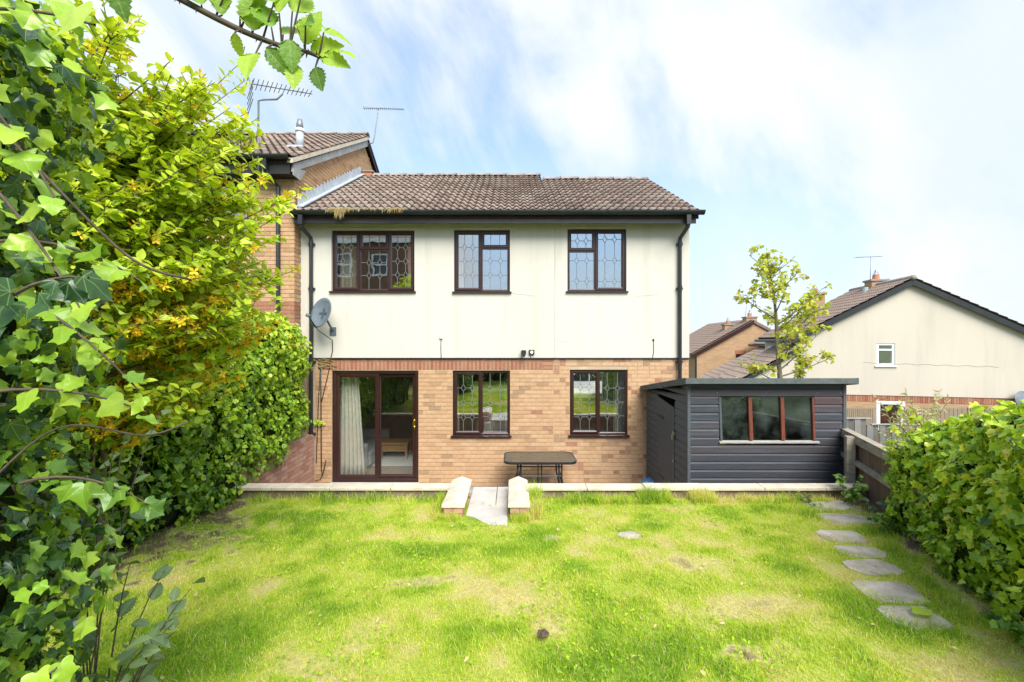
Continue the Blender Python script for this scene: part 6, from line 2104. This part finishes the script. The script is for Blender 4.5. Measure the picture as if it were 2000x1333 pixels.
o = link(bpy.data.objects.new('fallen_leaf', bram_me[1]))
o.matrix_basis = Matrix.Translation(Vector((2.70, 3.06, float(lawn_z(np.array([2.72]), np.array([3.08]))[0]) + .045))) @ Matrix.Rotation(R(-75), 4, 'Z') @ Matrix.Scale(.17, 4)
o.color = (1.0, 0, 0, 1)
tag(o, 'large pale fallen leaf lying on a flagstone', 'leaf')

# --- willowy pale shrub behind the fence
ws = thing('willow_shrub', 'wispy straw coloured willowy shrub behind the garden fence', 'shrub', (7.2, 8.1, -.9))
g = np.random.default_rng(23)
mb = MB()
P_, T_ = [], []
for i in range(46):
    b = Vector((7.25 + g.normal(0, .08), 8.1 + g.normal(0, .08), -.95))
    e = Vector((7.2 + g.uniform(-.75, .75), 8.1 + g.uniform(-.4, .4), g.uniform(.75, 1.85)))
    m_ = Vector((b.x * .6 + e.x * .4, b.y * .6 + e.y * .4, e.z * .75))
    mb.tube([b * (1 - u) ** 2 + m_ * (2 * u * (1 - u)) + e * u * u for u in np.linspace(0, 1, 6)], [.012, .010, .008, .006, .004, .002], 4, False)
    for k in range(26):
        u = .45 + .55 * (k + g.random()) / 26
        p = b * (1 - u) ** 2 + m_ * (2 * u * (1 - u)) + e * u * u
        P_.append(tuple(p)); T_.append((g.normal(0, .8) + (e.x - b.x) * .5, g.normal(0, .8), g.uniform(-.2, .8)))
mb.build('branches', 'willow_leaf', ws, True).color = (.3, 0, 0, 1)
P_ = np.array(P_)
n = len(P_)
scatter('leaf', 'leaves', willow_me, P_, frames(g.normal(size=(n, 3)) + np.array([0, -.8, .4]), np.array(T_)), g.uniform(.07, .13, n), g.random(n), g.integers(0, 2, n), ws, 'willow_leaf', 300, True)

# --- young maple behind the shed
tr = thing('young_tree', 'slim young tree with sparse yellow green leaves behind the shed', 'tree', (5.88, 10, -.3))
g = np.random.default_rng(41)
trunk = [(5.98, 10, -.5), (5.93, 10, .9), (5.90, 10, 1.8), (5.83, 10, 2.6), (5.80, 10, 3.3), (5.74, 10, 3.9), (5.62, 10.0, 4.45)]
tb2 = MB().tube(trunk, [.075, .065, .055, .042, .032, .022, .010], 8)
tb2.build('trunk', 'green_bark', tr, True)
lm = MB()
TP, TD = [], []
limbs = []
zs = np.linspace(1.25, 4.35, 23)
for i, z in enumerate(zs):
    k = np.interp(z, [p[2] for p in trunk], range(len(trunk)))
    j = min(int(k), len(trunk) - 2)
    b = Vector(trunk[j]).lerp(Vector(trunk[j + 1]), k - j)
    a = i * 2.4 + g.normal(0, .3)
    L = np.interp(z, [1.2, 1.9, 2.6, 3.4, 4.4], [.75, 1.15, 1.2, .8, .35]) * g.uniform(.75, 1.1)
    e = b + Vector((math.cos(a) * L, math.sin(a) * L * .8, L * g.uniform(.35, .9) - (.25 if z < 1.9 else 0)))
    if i in (6, 9, 12):
        e = b + Vector((.95, -.1, .95)) * (L / 1.1)
    limbs.append((b, e, .018))
for (b, e, r) in limbs:
    m_ = b.lerp(e, .5) + Vector((0, 0, -.06))
    lm.tube([b * (1 - u) ** 2 + m_ * (2 * u * (1 - u)) + e * u * u for u in np.linspace(0, 1, 6)], [r, r * .85, r * .7, r * .55, r * .4, r * .25], 6, False)
    ln = (e - b).length
    for k in range(int(4 + ln * 7)):
        u = g.uniform(.3, 1.0)
        p = b * (1 - u) ** 2 + m_ * (2 * u * (1 - u)) + e * u * u
        d = Vector(g.normal(size=3))
        d.z = abs(d.z) * .8 + .1
        q_ = p + d.normalized() * g.uniform(.10, .30)
        lm.tube([p, q_], [.006, .003], 4, False)
        for c_ in range(g.integers(4, 9)):
            TP.append(tuple(q_ + Vector(g.normal(0, .045, 3)))); TD.append(tuple(d + Vector(g.normal(0, .8, 3))))
for k in range(60):
    q_ = Vector(trunk[-1]) + Vector((g.normal(-.02, .13), g.normal(0, .1), g.uniform(-.45, .25)))
    TP.append(tuple(q_)); TD.append(tuple(g.normal(size=3)))
lm.tube([trunk[-1], (5.58, 10, 4.72)], [.009, .003], 5)
lm.build('limbs', 'green_bark', tr, True)
crown = link(bpy.data.objects.new('crown', None), tr)
P_ = np.array(TP)
n = len(P_)
rot = frames(np.array([0, -.4, .9]) + g.normal(size=(n, 3)) * .6, np.array(TD) + np.array([0, 0, -.6]))
tintm = np.clip(g.normal(.42, .2, n), 0, .85)
tintm = np.where(g.random(n) < .05, .97, tintm)
scatter('leaf', 'crown_leaves', maple_me, P_, rot, g.uniform(.055, .105, n), tintm, g.integers(0, 3, n), tr, 'maple_leaf', 300, True)
bpy.data.objects.remove(crown)

# --- hedge behind the camera
bk = thing('rear_hedge', 'dark mixed hedge closing the garden behind the viewpoint', 'hedge', (0, -1.7, 1.0))
blobs = []
for i in range(15):
    blobs.append(((-4.6 + i * .68, -1.75 + random.uniform(-.1, .1), 1.6), (.55, .45, .75)))
    blobs.append(((-4.6 + i * .68, -1.75 + random.uniform(-.1, .1), 2.35 + random.uniform(-.1, .2)), (.55, .45, .55)))
core = MB()
for i, (c, r) in enumerate(blobs):
    ellipsoid_mesh(core, c, (r[0] * .85, r[1] * .8, r[2] * .85), i + 150, .08, 10, 8)
core.build('shade_core', 'shade_core', bk, True)
P, Nn, D = blob_points(blobs, 3500, .2, None, 33)
leafy(bk, 'ivy_leaf', ivy_me, P, Nn, rng.uniform(.10, .16, len(P)), np.clip(rng.normal(.3, .15, len(P)), 0, .8), 'leaves', .5, .6, 0, 21)
MB().tube([(0, -1.75, .9), (0, -1.75, 2.0)], .05, 7).build('stem', 'bark', bk, True)


# --- grass
def blades(n, xr, yr, length, width, seed, dens=None, zoff=0.0, tshift=0.0, lean=.45):
    g = np.random.default_rng(seed)
    x = g.uniform(*xr, n); y = g.uniform(*yr, n)
    keep = g.random(n) > soil_amount(x, y) * 0.93
    for (cx, cy, wx, wy, a) in sp:
        u = (x - cx) * math.cos(a) + (y - cy) * math.sin(a); v = -(x - cx) * math.sin(a) + (y - cy) * math.cos(a)
        keep &= ~((np.abs(u) < wx * (.20 + .24 * g.random(n))) & (np.abs(v) < wy * (.18 + .24 * g.random(n))))
    keep &= ~((x > -.80) & (x < .21) & (y > 4.98) & ((x < -.5) | (x > -.06)))
    keep &= ~((x > -.53) & (x < -.03) & (y > 4.80))
    keep &= ~((((x - 1.16) / .12) ** 2 + ((y - 4.5) / .07) ** 2) < 1)
    if dens is not None:
        keep &= g.random(n) < dens(x, y)
    x, y = x[keep], y[keep]
    n = len(x)
    z = lawn_z(x, y) + zoff
    lush = lushness(x, y)
    hgt = g.uniform(.5, 1.3, n) * length * (0.62 + .75 * lush) * (0.45 + 1.15 * fbm(x * 5.5 + 2, y * 5.5 + 6, 31, 3))
    a = g.uniform(0, 2 * np.pi, n)
    dx, dy = np.cos(a), np.sin(a)
    b = g.uniform(.1, 1, n) * lean * 2
    w = width * g.uniform(.6, 1.3, n)
    px_, py_ = -np.sin(g.uniform(0, 6.28, n)), np.cos(g.uniform(0, 6.28, n))
    base = np.stack([x, y, z - .008], 1)
    side = np.stack([px_, py_, np.zeros(n)], 1) * (w / 2)[:, None]
    up = np.stack([dx * b * .35, dy * b * .35, np.ones(n)], 1)
    up2 = np.stack([dx * b, dy * b, np.sqrt(np.clip(1 - (b * .75) ** 2, .15, 1))], 1)
    m_ = base + up * (hgt * .5)[:, None]
    t_ = base + up2 * hgt[:, None]
    V_ = np.stack([base - side, base + side, m_ - side * .8, m_ + side * .8, t_], 1).reshape(-1, 3)
    o5 = (np.arange(n) * 5)[:, None]
    T_ = np.concatenate([o5 + np.array([[0, 1, 3]]), o5 + np.array([[0, 3, 2]]), o5 + np.array([[2, 3, 4]])])
    tn_ = np.clip(lush * .95 + g.normal(0, .19, n) + tshift, 0, 1)
    dead = g.random(n) < .10
    tn_ = np.where(dead, g.uniform(0, .15, n), tn_)
    return V_, T_, np.repeat(tn_, 5)


Vb, Tb, tb3 = blades(390000, (-3.6, 4.3), (1.9, 5.70), .036, .0040, 51)
go = link(bpy.data.objects.new('grass', np_mesh('grass', Vb, Tb, tb3, 'grass')))
go.color = (0, 0, 0, 1)
tag(go, 'short mown grass blades covering the patchy lawn', 'grass', kind='stuff')
parts = [blades(5200, (-3.2, 4.3), (5.50, 5.70), .10, .005, 52, lambda x, y: np.clip(fbm(x * 2.3, y * 0 + 3.0, 61, 3) * 2.6 - .75, .05, 1), 0, .06),
         blades(7000, (.3, 3.9), (5.46, 5.70), .115, .0055, 59, lambda x, y: np.clip(fbm(x * 3.1, y * 0 + 7.0, 63, 3) * 3.0 - .9, .15, 1), 0, .22, .5),
         blades(1200, (2.2, 2.5), (5.48, 5.70), .20, .0055, 60, None, 0, .15, .45),
         blades(1500, (.19, .34), (4.95, 5.66), .23, .006, 53, None, 0, .05, .35), blades(500, (0.0, .2), (4.86, 4.97), .11, .005, 54, None, 0, .1, .3),
         blades(700, (-.82, -.56), (4.86, 4.98), .09, .005, 55, None, 0, .1, .35), blades(600, (-.92, -.78), (4.95, 5.66), .12, .005, 56, None, 0, .1, .3),
         blades(700, (1.55, 1.95), (5.52, 5.70), .17, .005, 57, None, 0, .05, .4),
         blades(2600, (2.5, 4.2), (2.6, 5.3), .085, .0045, 58, lambda x, y: (x > 3.1 - .35 * (5 - y) * .2) * .8, 0, -.05)]
off = 0
VV, TT, UU = [], [], []
for v, t, u in parts:
    VV.append(v); TT.append(t + off); UU.append(u); off += len(v)
tg = link(bpy.data.objects.new('tall_grass', np_mesh('tall_grass', np.concatenate(VV), np.concatenate(TT), np.concatenate(UU), 'grass')))
tg.color = (0, 0, 0, 1)
tag(tg, 'uncut tall grass tufts along the low wall and step walls', 'grass', kind='stuff')
# broad-leaved weeds in the turf
g = np.random.default_rng(66)
n = 16000
x = g.uniform(-3.4, 4.0, n); y = g.uniform(2.0, 5.6, n)
k = (fbm(x * 2.3 + 5, y * 2.3, 81, 4) > .60) & ~((x > -.8) & (x < .25) & (y > 4.8)) & (x < 2.3)
x, y = x[k], y[k]
n = len(x)
weed_me = oval_variants('grass', 'weed', .28, 2)
b_ = MB()
wp = np.stack([x, y, lawn_z(x, y) + g.uniform(.012, .045, n)], 1)
wd = thing('lawn_weeds', 'small broad leaved weeds scattered through the turf', 'weeds', (0, 3.5, .85))
wd['kind'] = 'stuff'
scatter('leaf', 'weed_leaves', weed_me, wp, frames(np.array([0, -.1, 1.0]) + g.normal(size=(n, 3)) * .4, g.normal(size=(n, 3)) * np.array([1, 1, .2])), g.uniform(.014, .032, n), np.clip(g.normal(.80, .10, n), .5, 1), g.integers(0, 2, n), wd, 'grass', 0, True)
# ragged old vine on the house corner
vn = thing('dry_vine', 'dried brown vine clinging below the render beside the hedge', 'vine', (-3.6, FY, 2.3))
mb = MB()
for i in range(14):
    p = Vector((-3.68 + random.uniform(0, .1), FY - .02, 2.30 + random.uniform(-.06, .12)))
    pts = [p]
    for k in range(4):
        p = p + Vector((random.uniform(.0, .13), random.uniform(-.02, .012), random.uniform(-.05, .05)))
        p.y = min(p.y, FY - .008)
        pts.append(p)
    mb.tube(pts, [.007, .006, .005, .004, .002], 5, False)
mb.build('stems', 'dry_moss', vn, True).color = (.1, 0, 0, 1)
P_ = np.stack([rng.uniform(-3.70, -3.50, 26), np.full(26, FY - .03) - rng.random(26) * .03, rng.uniform(1.16, 1.28, 26)], 1)
scatter('leaf', 'leaves', ivy_me, P_, frames(np.tile([0, -1., .4], (26, 1)) + rng.normal(size=(26, 3)) * .3, np.tile([0, -.2, -1.], (26, 1)) + rng.normal(size=(26, 3)) * .4), rng.uniform(.035, .06, 26), rng.uniform(.6, .95, 26), rng.integers(0, 8, 26), vn, 'ivy_leaf', 300)

# pale litter on the turf: petals, dead leaf scraps
g = np.random.default_rng(97)
n = 130
x = g.uniform(-2.9, 3.2, n); y = g.uniform(2.1, 5.4, n)
lit_me = oval_variants('dry_moss', 'litter', .3, 2, fold=.5)
lp = np.stack([x, y, lawn_z(x, y) + .035], 1)
ll = thing('leaf_litter', 'scraps of pale dead leaves scattered over the lawn', 'leaf litter', (0, 3.5, .85))
ll['kind'] = 'stuff'
scatter('leaf', 'litter_scraps', lit_me, lp, frames(np.array([0, -.2, 1.0]) + g.normal(size=(n, 3)) * .4, g.normal(size=(n, 3)) * np.array([1, 1, .1])), g.uniform(.012, .04, n), g.uniform(.4, 1.0, n), g.integers(0, 2, n), ll, 'dry_moss', 0)
# hairline cracks in the cream render
ck = MB()
for (x0, z0, x1, z1) in ((-0.03, 3.64, 0.42, 3.58), (2.15, 3.55, 2.75, 3.62), (-1.75, 4.95, -1.40, 4.93), (0.81, 2.75, 1.06, 2.72)):
    k = 9
    pts = [(x0 + (x1 - x0) * i / k, RY - .0005, z0 + (z1 - z0) * i / k + random.uniform(-.012, .012)) for i in range(k + 1)]
    ck.tube(pts, .0022, 4)
ck.build('render_crack', 'ridge', house)['kind'] = 'stuff'

for ob in bpy.data.objects:
    if ob.type == 'MESH' and ob.parent is not None and ob.name.split('.')[0] in ('stems', 'branches', 'limbs', 'thorns', 'leaf_stalks', 'shade_core'):
        ob['kind'] = 'stuff'
